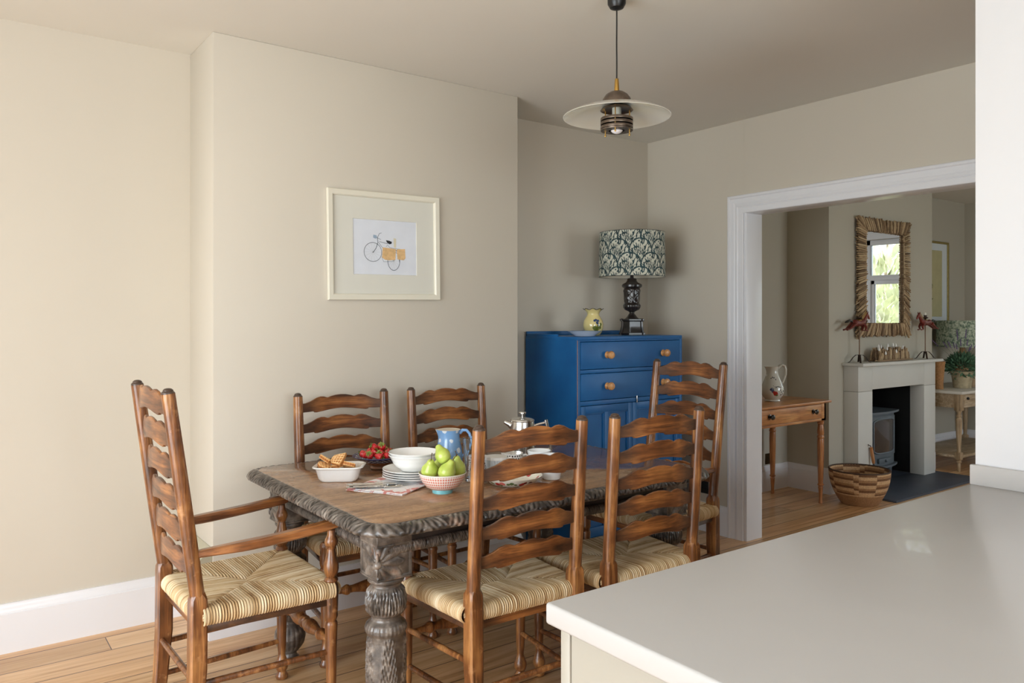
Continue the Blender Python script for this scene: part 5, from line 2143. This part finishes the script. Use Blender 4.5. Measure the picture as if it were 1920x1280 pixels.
def mirror():
    W_, H_ = .84, .975
    t = thing('driftwood_mirror', 'tall mirror framed with radiating driftwood sticks above the mantel', 'mirror', (6.398, B2Y - .001, 1.716))
    rnd = random.Random(5)
    ow, oh = W_ / 2, H_ / 2
    iw, ih = .310, .384
    mb, att = MB(), []
    for lay, (yy, rr_) in enumerate(((-.042, .0080), (-.028, .0085))):
        per = []
        sp = .0158
        n = int(2 * iw / sp)
        for k in range(-3, n + 4):
            x = -iw + (k + .5) * 2 * iw / n
            for s in (-1, 1):
                per.append(((max(-iw, min(iw, x)) * 1.0, s * (ih - .004)), (x * (ow - .01) / iw * .80 + x * .16, s * (oh + rnd.uniform(-.012, .008)))))
        n = int(2 * ih / sp)
        for k in range(-2, n + 3):
            z = -ih + (k + .5) * 2 * ih / n
            for s in (-1, 1):
                per.append(((s * (iw - .004), max(-ih, min(ih, z))), (s * (ow + rnd.uniform(-.014, .008)), z * (oh - .01) / ih * .80 + z * .18 - .028)))
        for (x0, z0), (x1, z1) in per:
            j = rnd.uniform(-.006, .006)
            sticks(mb, att, (x0 + j, yy + rnd.uniform(-.004, .004), z0), (x1 + j, yy + .010 + rnd.uniform(-.004, .004), z1), rr_ * rnd.uniform(.8, 1.15), rnd)
    # inner edge sticks that line the opening
    for s in (-1, 1):
        for q in (-.036, -.024):
            sticks(mb, att, (s * (iw + .002), q, -ih), (s * (iw + .002), q, ih), .0085, rnd)
            sticks(mb, att, (-iw, q, s * (ih + .002)), (iw, q, s * (ih + .002)), .0085, rnd)
    o = part('driftwood_frame', mb, M_drift, t)
    set_st(o, np.concatenate(att))
    part('backing_board', MB().box((-ow + .03, -.006, -oh + .03), (ow - .03, 0, oh - .03)), plain('brown_backing', srgb(92, 70, 48), .7), t)
    mm = NT('mirror_silver')
    part('mirror_glass', MB().box((-iw - .006, -.021, -ih - .006), (iw + .006, -.006, ih + .006)), mm.fin((.93, .94, .95), .0, 1), t)


mirror()


# ------------------------------------------------------------ horses on stands
def horse_stand(label, loc, face, s=1.0, candle=False):
    t = thing('horse_ornament', label, 'ornament', loc)
    f = face
    rust = plain('rusty_red_metal', srgb(110, 40, 30), .4, .3, var=.25, sc=40)
    gold = plain('dull_gold_mane', srgb(138, 104, 48), .45, .4, var=.25, sc=60)
    body = MB()
    z0 = .315
    body.tube([(-.075 * f, 0, z0 - .002), (-.05 * f, 0, z0 + .004), (-.01 * f, 0, z0), (.03 * f, 0, z0 + .006), (.05 * f, 0, z0 + .018)], [.014, .027, .024, .026, .018], 14, sy=.8)
    body.tube([(.040 * f, 0, z0 + .012), (.062 * f, 0, z0 + .038), (.078 * f, 0, z0 + .062), (.084 * f, 0, z0 + .072)], [.020, .015, .012, .011], 12, sy=.7)
    body.tube([(.078 * f, 0, z0 + .074), (.092 * f, 0, z0 + .060), (.104 * f, 0, z0 + .040), (.108 * f, 0, z0 + .032)], [.012, .011, .008, .006], 12, sy=.7)
    for e in (-1, 1):
        body.tube([(.080 * f, e * .006, z0 + .080), (.082 * f, e * .008, z0 + .096)], [.005, .0015], 8)
    # galloping legs
    for e in (-1, 1):
        body.tube([(-.06 * f, e * .012, z0 - .004), (-.095 * f, e * .013, z0 - .028), (-.125 * f, e * .013, z0 - .046), (-.150 * f, e * .013, z0 - .052)], [.017, .011, .007, .007], 10)
        body.tube([(.035 * f, e * .011, z0 - .008), (.058 * f, e * .012, z0 - .034), (.046 * f, e * .012, z0 - .056), (.074 * f, e * .012, z0 - .060)], [.013, .008, .006, .006], 10)
    hs = np.array([1.38, 1.15, 1.0])
    body.v = [v * hs * np.array([1, 1, 1]) + np.array([0, 0, 0]) for v in body.v]
    o = part('horse_body', body, rust, t)
    md = o.modifiers.new('remesh', 'REMESH')
    md.mode = 'VOXEL'
    md.voxel_size = .0026
    md.use_smooth_shade = True
    mn = MB()
    rows = []
    for k in range(9):
        q = k / 8
        x, z = (.030 + .050 * q) * f, z0 + .030 + .058 * q
        rows.append([(x, -.004, z - .006), (x - .010 * f, 0, z + .010 + .003 * (k % 2)), (x, .004, z - .006)])
    mn.grid(np.array(rows))
    mn.v = [v * hs for v in mn.v]
    part('mane', mn, gold, t)
    part('tail', MB().tube([(-.072 * f, 0, z0 + .008), (-.10 * f, 0, z0 + .022), (-.135 * f, 0, z0 + .012), (-.150 * f, 0, z0 + .006)], [.006, .009, .010, .004], 10), M_black, t).scale = (1.38, 1.15, 1)
    part('saddle', MB().ball((0, 0, z0 + .022), .02, 12, 1.3, .9, .5), gold, t)
    part('upright_rod', MB().tube([(0, 0, .058), (0, 0, z0 + .05)], .0042, 10), plain('brown_rod', srgb(104, 76, 52), .45, .4), t)
    for a in (35, 145, 215, 325):
        c_, s_ = math.cos(math.radians(a)), math.sin(math.radians(a))
        rows = []
        for (d, z) in ((.004, .062), (.030, .060), (.052, .040), (.078, .006), (.092, .001)):
            w_ = .007
            rows.append([(d * c_ - w_ * s_, d * s_ + w_ * c_, z), (d * c_ + w_ * s_, d * s_ - w_ * c_, z), (d * c_ + w_ * s_, d * s_ - w_ * c_, z + .003), (d * c_ - w_ * s_, d * s_ + w_ * c_, z + .003)])
        m = MB().grid(np.array(rows), closev=True)
        m.f += [(0, 1, 2, 3), (16, 17, 18, 19)]
        part('stand_leg', m, M_iron, t)
    if candle:
        part('candle_cup', MB().lathe([(.004, z0 + .03), (.010, z0 + .036), (.026, z0 + .044), (.024, z0 + .048), (.012, z0 + .052), (.013, z0 + .068), (1e-5, z0 + .068)], 20), M_iron, t)
        part('candle', MB().lathe([(.009, z0 + .066), (.009, z0 + .088), (1e-5, z0 + .090)], 16), plain('candle_wax', srgb(220, 216, 204), .4), t)
    else:
        part('candle_cup', MB().lathe([(.004, z0 + .03), (.024, z0 + .040), (.022, z0 + .044), (1e-5, z0 + .046)], 20), M_iron, t)
    return t


horse_stand('painted metal horse galloping towards the mirror on an iron stand, without candle', (5.905, 3.315, 1.0225), 1)
horse_stand('painted metal horse with candle stub on its back, on the shelf end by the plant', (6.985, 3.315, 1.0225), -1, candle=True)


# driftwood light holder on the mantel
def light_holder():
    t = thing('driftwood_candle_holder', 'row of upright driftwood pieces holding small white flame lights on the mantel', 'candle holder', (6.385, 3.315, 1.0225))
    rnd = random.Random(11)
    mb, att = MB(), []
    for k in range(46):
        x = -.25 + .5 * k / 45
        for y in (-.030, .012) if k % 2 else (-.012, .030):
            sticks(mb, att, (x + rnd.uniform(-.006, .006), y, .012), (x + rnd.uniform(-.014, .014), y + rnd.uniform(-.008, .008), .012 + rnd.uniform(.055, .105)), .0075 * rnd.uniform(.8, 1.3), rnd, 6)
    o = part('driftwood_pieces', mb, M_drift, t)
    set_st(o, np.concatenate(att))
    mb, att = MB(), []
    for y in (-.045, -.02, .01, .04):
        sticks(mb, att, (-.27, y, .008), (.29, y, .008), .0075, rnd)
    o = part('driftwood_tray', mb, M_drift, t)
    set_st(o, np.concatenate(att))
    Mf = plain('frosted_flame_bulb', srgb(240, 240, 236), .3, var=.01)
    for k, (x, y, z) in enumerate(((-.235, -.03, .098), (-.185, .0, .120), (-.13, .01, .113), (-.09, -.02, .100), (-.02, .01, .122), (.045, .0, .128), (.03, -.035, .075), (.11, .01, .122), (.17, -.02, .106), (.225, .0, .10), (-.15, -.04, .065))):
        part('flame_light', MB().lathe([(1e-5, -.010), (.006, -.008), (.0085, 0), (.006, .010), (.0025, .019), (1e-5, .023)], 12, M=T(x, y, z)), Mf, t)


light_holder()


# ------------------------------------------------------------ pine side table
def turned_leg(prof, h, n=24):
    return MB().lathe([(r, z) for r, z in prof], n)


def side_table():
    x0, x1, y0, y1, H = 4.30, 5.345, 3.215, 3.735, .768
    t = thing('pine_side_table', 'honey pine side table with one drawer and turned legs', 'table')
    part('tabletop', MB().box((x0, y0, H - .018), (x1, y1, H), .005), M_pine, t)
    ax0, ax1, ay0, ay1 = x0 + .045, x1 - .040, y0 + .025, y1 - .03
    zb = .618
    m = MB()
    m.box((ax0, ay1 - .02, zb), (ax1, ay1, H - .0185), .001)
    m.box((ax0, ay0, zb), (ax0 + .02, ay1, H - .0185), .001)
    m.box((ax1 - .02, ay0, zb), (ax1, ay1, H - .0185), .001)
    m.box((ax0, ay0, zb), (ax0 + .085, ay0 + .02, H - .0185), .001)
    m.box((ax1 - .055, ay0, zb), (ax1, ay0 + .02, H - .0185), .001)
    m.box((ax0, ay0, zb), (ax1, ay0 + .02, zb + .018), .001)
    m.box((ax0, ay0, H - .024), (ax1, ay0 + .02, H - .0185), .001)
    part('apron', m, M_pine, t)
    d = part('drawer', MB().box((ax0 + .088, ay0 - .0015, zb + .0205), (ax1 - .058, ay0 + .3, H - .0265), .0015), M_pine, t)
    for kx in (4.612, 5.140):
        part('knob', MB().lathe([(.017, 0), (.018, .003), (.010, .007), (.009, .014), (.016, .021), (.0195, .029), (.016, .036), (.006, .039), (1e-5, .0392)], 20, M=T(kx, ay0 - .001, .694) @ R(PI / 2, 'X')), plain('black_ceramic_knob', srgb(22, 20, 20), .12, Coat_Weight=.6), d, 'glossy black knob')
    pf = [(.012, 0), (.015, .004), (.014, .010), (.0115, .03), (.0125, .06), (.0165, .112), (.0185, .118), (.0170, .125), (.0150, .130), (.0220, .136), (.0225, .142), (.0170, .150), (.0175, .16), (.0205, .24), (.0235, .34), (.0245, .43), (.0235, .475), (.0215, .482), (.0260, .490), (.0260, .498), (.0220, .505), (.0210, .512), (.0250, .520), (.0235, .55), (.0195, .582), (.0180, .588), (.0245, .594), (.0245, .602), (.0210, .606), (.0250, .612), (.0250, .640)]
    for lx in (ax0 + .026, ax1 - .026):
        for ly in (ay0 + .026, ay1 - .026):
            part('leg', MB().lathe(pf, 24, M=T(lx, ly, 0)), M_pine_z, t)


side_table()


def cockerel_jug():
    base = srgb(206, 204, 194)
    k1, red, blu, grn = srgb(44, 52, 56), srgb(164, 44, 34), srgb(44, 52, 92), srgb(90, 110, 60)
    a0 = -122
    sp = [(on_ring(.080, a0 - 26, .090), .014, blu), (on_ring(.082, a0 - 22, .075), .012, blu), (on_ring(.082, a0 - 6, .060), .019, red), (on_ring(.081, a0 - 14, .068), .012, red), (on_ring(.080, a0 + 0, .045), .010, grn)]
    for q in range(7):
        ang = q * .42 + .5
        for r_ in (.018, .030, .042):
            sp.append((on_ring(.078, a0 + 8 + math.degrees(math.cos(ang) * r_ / .08), .095 + math.sin(ang) * r_), .0042, k1))
    for a, z in ((20, .085), (28, .070), (36, .058), (24, .050), (42, .078), (48, .095), (34, .102), (50, .045)):
        sp.append((on_ring(.080, a0 + a, z), .0062, srgb(74, 76, 70)))
    for a, z in ((-34, .168), (-24, .176), (-12, .172), (0, .160), (10, .150), (18, .140), (28, .146)):
        sp.append((on_ring(.052, a0 + a, z), .0055, srgb(88, 86, 92)))
    M = painted('cockerel_glaze', base, sp, .12)
    t = thing('cockerel_jug', 'white pottery jug painted with a cockerel on the pine side table', 'jug', (4.935, 3.440, .7685))
    pf = [(1e-5, .006), (.044, .006), (.048, 0), (.055, .002), (.052, .012), (.060, .024), (.076, .045), (.0825, .070), (.0815, .095), (.072, .125), (.058, .158), (.046, .190), (.040, .215), (.0405, .235), (.044, .250), (.046, .254)]

    def lip(Tm, Z, Rr):
        k_ = np.clip((Z - .20) / .05, 0, 1)
        d = np.abs(((Tm - (DIAG + PI)) + PI) % (2 * PI) - PI)
        return Rr + .014 * k_ * np.exp(-(d / .35) ** 2)
    m = MB().lathe(pf, 56, fn=lip)
    m.f.pop()
    part('jug_body', m, M, t)
    part('jug_lining', MB().lathe([(.0458, .2540), (.044, .2545), (.0375, .235), (.037, .215), (.055, .158), (.078, .095), (.072, .05), (.04, .012), (1e-5, .012)], 56, fn=lip), M_porc, t)
    d = RT
    hp = [(.041, .236), (.052, .256), (.070, .266), (.088, .256), (.097, .232), (.096, .195), (.086, .160), (.074, .135), (.066, .128)]
    part('handle', MB().tube([(d.x * a, d.y * a, z) for a, z in hp], [.009, .010, .010, .010, .009, .009, .008, .008, .009], 12, sy=1.3), M, t)


cockerel_jug()


def basket():
    def prof(q):
        # q 0 base .. 1 rim
        r = .128 + (.213 - .128) * (1 - (1 - q) ** 2.1)
        return r, .25 * q ** 1.0
    n, m = 260, 84
    th = np.linspace(0, 2 * PI, n, endpoint=False)
    qs = np.linspace(0, 1, m)
    Th, Q = np.meshgrid(th, qs)
    Rr = .128 + (.213 - .128) * (1 - (1 - Q) ** 2.1) + .0010 * np.abs(np.sin(Q * 28 * PI)) + .0004 * np.sin(Th * 65)
    Z = .25 * Q
    P = np.stack([Rr * np.cos(Th), Rr * np.sin(Th), Z], -1)
    # woven block pattern: bands that step up and down around the basket
    brown, tan, pale = np.array(srgb(112, 76, 46)), np.array(srgb(158, 118, 80)), np.array(srgb(198, 162, 120))
    S = Th / (2 * PI) * 4 + .3
    step = np.floor(S)
    fr = S - step
    up = np.where(fr > .62, .11, np.where(fr > .5, .055, 0.0))
    v = (Q + up) * 4.3
    band = np.floor(v)
    fb = v - band
    col = np.where((fb < .42)[..., None], pale, np.where((fb < .72)[..., None], brown, tan))
    low = Q < .34
    col = np.where(low[..., None], tan * .95, col)
    col = np.where((np.abs(Q - .34) < .02)[..., None], pale, col)
    nz = vnoise(Th * 40, Q * 60, 2)[..., None]
    col = col * (.72 + .5 * nz)
    t = thing('woven_basket', 'round woven straw basket with brown stepped bands on the sitting room floor', 'basket', (5.520, 3.100, .001))
    mb = MB().grid(P, closev=True)
    inn = P.copy()
    k = (Rr - .008) / Rr
    inn[..., 0] *= k
    inn[..., 1] *= k
    inn[..., 2] = .006 + inn[..., 2] * .976
    mb.grid(inn, closev=True)
    M = vcol_mat('woven_straw', .8)
    o = part('woven_body', mb, M, t, ang=80)
    set_tint(o, np.concatenate([col.reshape(-1, 3), col.reshape(-1, 3)]))
    part('basket_base', MB().lathe([(1e-5, 0), (.128, 0), (.128, .006), (1e-5, .008)], 60), plain('basket_base_straw', srgb(140, 104, 70), .8), t)
    part('bound_rim', MB().tube([((.2105 + .0005 * math.sin(a * 60)) * math.cos(a), (.2105) * math.sin(a), .2505) for a in np.linspace(0, 2 * PI, 160, endpoint=False)], .0062, 8, closed=True), plain('dark_bound_rim', srgb(70, 48, 32), .7, var=.3, sc=60), t)
    # logs or liner are not visible; the inside base shows a dull woven disc
    return t


basket()


# ------------------------------------------------------------ far recess: console table, plant, lamp, picture
M_pale = wood('limed_wood', srgb(150, 126, 96), srgb(184, 162, 132), srgb(208, 190, 164), .5, 'x', 1, .05)
M_pale_z = wood('limed_turned_wood', srgb(138, 112, 80), srgb(172, 146, 112), srgb(198, 176, 146), .5, 'z', 1, .05)


def console():
    x0, x1, y0, y1, H = 7.325, 8.62, 3.155, 3.71, .722
    t = thing('console_table', 'pale limed console table with drawer, turned legs and low shelf', 'table')
    part('tabletop', MB().box((x0, y0, H - .026), (x1, y1, H), .006), plain('whitewashed_top', srgb(206, 200, 188), .45, var=.05, sc=8), t)
    a0, a1, b0, b1 = x0 + .025, x1 - .025, y0 + .022, y1 - .02
    m = MB()
    m.box((a0 + .003, b0 + .003, .572), (a0 + .018, b1 - .002, H - .0267))
    m.box((a1 - .018, b0 + .003, .572), (a1 - .003, b1 - .002, H - .0267))
    m.box((a0 + .004, b0 + .004, .5725), (a1 - .004, b0 + .02, H - .0268))
    m.box((a0 + .004, b1 - .018, .5725), (a1 - .004, b1 - .003, H - .0268))
    part('apron', m, M_pale, t)
    d = part('drawer', MB().box((a0 + .085, b0 - .002, .600), (a0 + .62, b0 + .02, H - .040), .003), M_pale, t)
    part('knob', MB().ball((a0 + .115, b0 - .012, .655), .013, 14).lathe([(.006, 0), (.006, .014)], 10, M=T(a0 + .115, b0, .655) @ R(PI / 2, 'X')), M_black, d)
    pf = [(.010, 0), (.013, .006), (.014, .06), (.012, .075), (.020, .082), (.021, .090), (.015, .098), (.020, .106), (.026, .112), (.026, .170), (.018, .178), (.016, .19), (.0175, .22), (.022, .32), (.026, .42), (.027, .46), (.022, .480), (.017, .488), (.024, .496), (.024, .504), (.016, .512), (.018, .530), (.024, .538), (.024, .55)]
    for lx in (a0 + .030, a1 - .030):
        for ly in (b0 + .030, b1 - .030):
            m = MB().lathe(pf, 24, M=T(lx, ly, 0))
            m.box((lx - .030, ly - .030, .548), (lx + .030, ly + .030, H - .0264), .002)
            m.box((lx - .025, ly - .025, .108), (lx + .025, ly + .025, .172), .002)
            part('leg', m, M_pale_z, t)
    part('low_shelf', MB().box((a0 + .01, b0 + .01, .122), (a1 - .01, b1 - .01, .146), .003), M_pale, t)


console()


def leaf_cloud(mb, c, r, n, size, rnd, up=.5):
    for _ in range(n):
        d = Vector((rnd.gauss(0, 1), rnd.gauss(0, 1), rnd.gauss(0, 1) + up)).normalized()
        p = Vector(c) + Vector((d.x * r[0], d.y * r[1], d.z * r[2])) * (.35 + .65 * rnd.random() ** .5)
        q = (d + Vector((rnd.uniform(-.6, .6), rnd.uniform(-.6, .6), rnd.uniform(-.2, .7)))).normalized()
        s = q.orthogonal().normalized()
        s.rotate(Matrix.Rotation(rnd.uniform(0, 6.28), 3, q))
        L = size * rnd.uniform(.6, 1.3)
        w_ = L * .17
        a, b = p, p + q * L
        m_ = p + q * L * .5
        nn = q.cross(s) * (L * .08)
        mb.add([tuple(a), tuple(m_ + s * w_ + nn), tuple(b), tuple(m_ - s * w_ + nn)], [(0, 1, 2, 3)])


def lavender():
    rnd = random.Random(21)
    t = thing('potted_lavender', 'potted lavender with grey-green leaves and purple flower spikes on the console table', 'plant', (7.765, 3.345, .7225))
    m = MB().lathe([(1e-5, .004), (.068, .004), (.070, 0), (.075, .001), (.092, .140), (.098, .142), (.099, .158), (.095, .160), (.088, .150), (.072, .03), (1e-5, .03)], 40)
    part('terracotta_pot', m, plain('mossy_pale_pot', srgb(172, 158, 128), .8, var=.25, sc=26), t)
    part('soil', MB().lathe([(1e-5, .142), (.089, .140)], 24), plain('potting_soil', srgb(60, 46, 36), .95), t)
    m = MB()
    leaf_cloud(m, (0, 0, .195), (.135, .12, .105), 900, .055, rnd, .8)
    part('foliage', m, plain('lavender_leaf', srgb(84, 122, 92), .7, var=.3, sc=30), t, 'grey-green foliage')
    Ms, Mfl = plain('lavender_stem', srgb(112, 124, 104), .7), plain('lavender_flower', srgb(112, 92, 134), .7, var=.25, sc=60)
    for k in range(13):
        st, fl = MB(), MB()
        a = rnd.uniform(2.2, 4.6) if k % 3 else rnd.uniform(0, 6.28)
        lean = rnd.uniform(.03, .19)
        h = rnd.uniform(.18, .38)
        p0 = Vector((.03 * math.cos(a), .03 * math.sin(a), .2))
        p1 = Vector((lean * math.cos(a), lean * math.sin(a), .2 + h * .75))
        p1.x -= .03
        p2 = p1 + (p1 - p0) * .30
        st.tube([p0, (p0 + p1) / 2 + Vector((0, 0, .02)), p1, p2], .0014, 5)
        rows = [p1.lerp(p2, j / 14) for j in range(15)]
        fl.tube(rows, [.0022 + .0040 * abs(math.sin(j * 1.35 + .4)) * (1 - .4 * j / 14) for j in range(15)], 8)
        s_ = part('flower_stem', st, Ms, t)
        part('flower_spike', fl, Mfl, s_, 'purple flower spike')


lavender()
wv = thing('wicker_vase', 'slim tan wicker vase on the console table behind the mantel end', 'vase', (7.470, 3.430, .7225))
part('vase_body', MB().lathe([(1e-5, .003), (.042, .003), (.044, 0), (.046, .01), (.044, .05), (.050, .14), (.057, .21), (.060, .25), (.062, .255), (.058, .252), (.050, .20), (.040, .05), (1e-5, .02)], 60, fn=lambda Tm, Z, Rr: Rr + .0018 * np.sin(Z * 420) * np.sin(Tm * 22)), plain('tan_wicker', srgb(170, 124, 78), .75, var=.25, sc=70), wv)
sp2 = thing('small_clay_pot', 'small pale clay pot beside the lavender, half behind the partition', 'pot', (7.965, 3.36, .7225))
part('pot_body', MB().lathe([(1e-5, .004), (.055, .004), (.058, 0), (.072, .12), (.078, .124), (.078, .136), (.070, .134), (.056, .02), (1e-5, .02)], 36), plain('pale_clay', srgb(166, 140, 110), .8, var=.2, sc=30), sp2)


def recess_lamp():
    t = thing('recess_lamp', 'table lamp with pale green mottled drum shade on the console table', 'lamp', (8.135, 3.500, .7225))
    part('lamp_base', MB().lathe([(1e-5, 0), (.075, 0), (.078, .012), (.060, .025), (.040, .04), (.060, .09), (.085, .16), (.088, .21), (.070, .27), (.040, .32), (.026, .345), (.022, .40), (1e-5, .401)], 40), plain('tan_lamp_base', srgb(168, 128, 88), .5, var=.1), t)
    th = NT('mottled_green_shade')
    cc = th.ramp(th.noise(th.scale(th.coord(), 1, 1, 1), 46, 5, .7), [(.42, srgb(96, 116, 100)), (.5, srgb(160, 172, 148)), (.6, srgb(196, 202, 182))])
    ms = th.fin(cc, .8)
    m = MB()
    _, _, P, _ = drum(.235, .225, .375, .635, 64, 2)
    m.grid(P, closev=True)
    _, _, P, _ = drum(.232, .222, .376, .634, 64, 2)
    m.grid(P, closev=True)
    part('lamp_shade', m, ms, t, 'pale green mottled drum shade')


recess_lamp()


def recess_picture():
    t = thing('gilt_picture', 'gilt framed picture of a small plant on the far recess wall', 'picture', (8.045, YB2, 1.738))
    part('picture_frame', frame_box(MB(), .72, .846, .022, -.002, -.024), plain('dull_gilt', srgb(150, 134, 78), .4, .5, var=.15, sc=40), t)
    o4, i4 = [(-.34, -.405), (.34, -.405), (.34, .405), (-.34, .405)], [(-.24, -.345), (.24, -.345), (.24, .335), (-.24, .335)]
    part('mount_board', MB().grid(np.array([[(a, -.010, b) for a, b in o4], [(a, -.010, b) for a, b in i4], [(a * .99, -.007, b * .99) for a, b in i4]]), closev=True), plain('blue_white_mount', srgb(214, 222, 226), .7, var=.01), t)
    art = part('artwork', MB().box((-.245, -.006, -.35), (.245, -.004, .34)), plain('yellowed_paper', srgb(186, 180, 140), .85, var=.05), t)
    m = MB()
    rnd = random.Random(2)
    for k in range(16):
        a = rnd.uniform(0, 6.28)
        c_, s_ = math.cos(a), math.sin(a)
        L = rnd.uniform(.03, .06)
        x, z = .0 + rnd.uniform(-.015, .015), -.02 + rnd.uniform(-.02, .02)
        m.add([(x, -.0065, z), (x + c_ * L * .5 - s_ * .008, -.0066, z + s_ * L * .5 + c_ * .008), (x + c_ * L, -.0065, z + s_ * L), (x + c_ * L * .5 + s_ * .008, -.0066, z + s_ * L * .5 - c_ * .008)], [(0, 1, 2, 3)])
    m.add([(-.004, -.0065, -.02), (.006, -.0065, -.02), (.014, -.0065, -.16), (-.010, -.0065, -.16)], [(0, 1, 2, 3)])
    m.add([(-.05, -.0064, -.155), (.05, -.0064, -.155), (.035, -.0064, -.172), (-.035, -.0064, -.172)], [(0, 1, 2, 3)])
    part('painted_plant', m, plain('olive_ink', srgb(112, 112, 72), .8), art)


recess_picture()


# ------------------------------------------------------------ windows
M_win = plain('white_window_paint', srgb(226, 230, 236), .35, var=.01)


def pane_mat():
    """thin clear pane: mostly straight-through with a faint surface reflection"""
    t = NT('window_pane')
    tr = t.n('BsdfTransparent')
    gl = t.n('BsdfGlossy')
    gl.inputs['Roughness'].default_value = .02
    mx = t.n('MixShader')
    fr = t.n('Fresnel')
    t.l(fr.outputs[0], mx.inputs[0])
    t.l(tr.outputs[0], mx.inputs[1])
    t.l(gl.outputs[0], mx.inputs[2])
    t.l(mx.outputs[0], t.out.inputs[0])
    return t.m


M_pane = pane_mat()


def window(name, M, w, z0, z1, mull, transom=None, d=.06, fw=.05):
    """window in the local xz plane centred at x = 0; mull: inner mullion x positions"""
    m = MB()
    m.box((-w / 2, -d / 2, z0), (-w / 2 + fw, d / 2, z1), .004, M=M)
    m.box((w / 2 - fw, -d / 2, z0), (w / 2, d / 2, z1), .004, M=M)
    m.box((-w / 2, -d / 2, z0), (w / 2, d / 2, z0 + fw), .004, M=M)
    m.box((-w / 2, -d / 2, z1 - fw), (w / 2, d / 2, z1), .004, M=M)
    for x in mull:
        m.box((x - .030, -d / 2, z0), (x + .030, d / 2, z1), .004, M=M)
    xs = [-w / 2 + fw] + sorted(mull) + [w / 2 - fw]
    if transom:
        m.box((-w / 2, -d / 2 - .004, transom - .030), (w / 2, d / 2, transom + .030), .004, M=M)
        for a, b in zip(xs[:-1], xs[1:]):
            a += .030 if a != xs[0] else 0
            b -= .030 if b != xs[-1] else 0
            for q in ((a, b, transom - .075, transom - .030), (a, b, z0 + fw, z0 + fw + .05)):
                m.box((q[0], -d / 2 + .012, q[2]), (q[1], d / 2 - .008, q[3]), .003, M=M)
            for q in (a, b - .042):
                m.box((q, -d / 2 + .012, z0 + fw), (q + .042, d / 2 - .008, transom - .03), .003, M=M)
    o = struct(name, m, M_win)
    g = MB().box((-w / 2 + .02, -.003, z0 + .02), (w / 2 - .02, .003, z1 - .02), M=M)
    p = g.build('window_pane', M_pane, o, smooth=False)
    return o


# sitting room garden window, kitchen window, garden doors, street window
window('window_1', T(XE + .07, 1.40, 0) @ R(-PI / 2, 'Z'), 2.70, .75, 2.30, [-.925, -.495, -.065, .365, .795], transom=1.855, fw=.06)
window('window_2', T(.2, -3.12, 0), 2.2, .85, 2.15, [-.37, .37])
window('window_3', T(6.2, -2.02, 0), 2.2, .75, 2.3, [-.37, .37], transom=1.8)
window('door_2', T(-2.12, 1.15, 0) @ R(PI / 2, 'Z'), 2.90, 0, 2.2, [-.725, 0, .725], fw=.07)

# garden beyond the sitting room window
gm_ = plain('pale_garden_paving', srgb(214, 210, 200), .8, var=.06)
o = struct('ground', MB().box((9.02, -14, -.5), (30, 14, -.35)), gm_, smooth=False)
o = struct('ground', MB().box((-14, -14, -.5), (-2.4, 14, -.12)), gm_, smooth=False)
M_bush = plain('sunlit_shrub_leaves', srgb(218, 220, 182), .6, var=.35, sc=3)
for i, (x, y, z, r, lab) in enumerate(((13.0, -.2, 1.0, (1.1, 1.0, 1.5), 'leafy green garden shrub reflected low in the mirror'), (17.5, -2.6, 2.8, (2.2, 2.0, 2.6), 'tall pale green garden tree reflected high in the mirror'), (14.0, 3.6, 1.5, (1.5, 1.4, 1.9), 'broad garden shrub beyond the sitting room window'))):
    rnd = random.Random(40 + i)
    tr = thing('garden_tree' if i == 1 else 'garden_shrub', lab, 'tree' if i == 1 else 'shrub', (x, y, -.35))
    m = MB()
    leaf_cloud(m, (0, 0, z + .35), r, 1500, .30, rnd, .1)
    part('foliage', m, M_bush, tr)
    m = MB()
    for k in range(5):
        a = k * 1.26
        m.tube([(.1 * math.cos(a), .1 * math.sin(a), 0), (.3 * r[0] * math.cos(a), .3 * r[0] * math.sin(a), z * .6), (.6 * r[0] * math.cos(a), .6 * r[0] * math.sin(a), z * 1.2)], [.07, .05, .02], 8)
    part('trunk', m, plain('shrub_bark', srgb(150, 130, 104), .8), tr)

struct('trim_3', MB().box((XE - .018, .0, 2.30), (XE, 2.80, 2.40), .004).box((XE - .018, 2.70, .70), (XE, 2.80, 2.3005), .004).box((XE - .05, 0, .70), (XE + .04, 2.80, .75), .004), M_win)
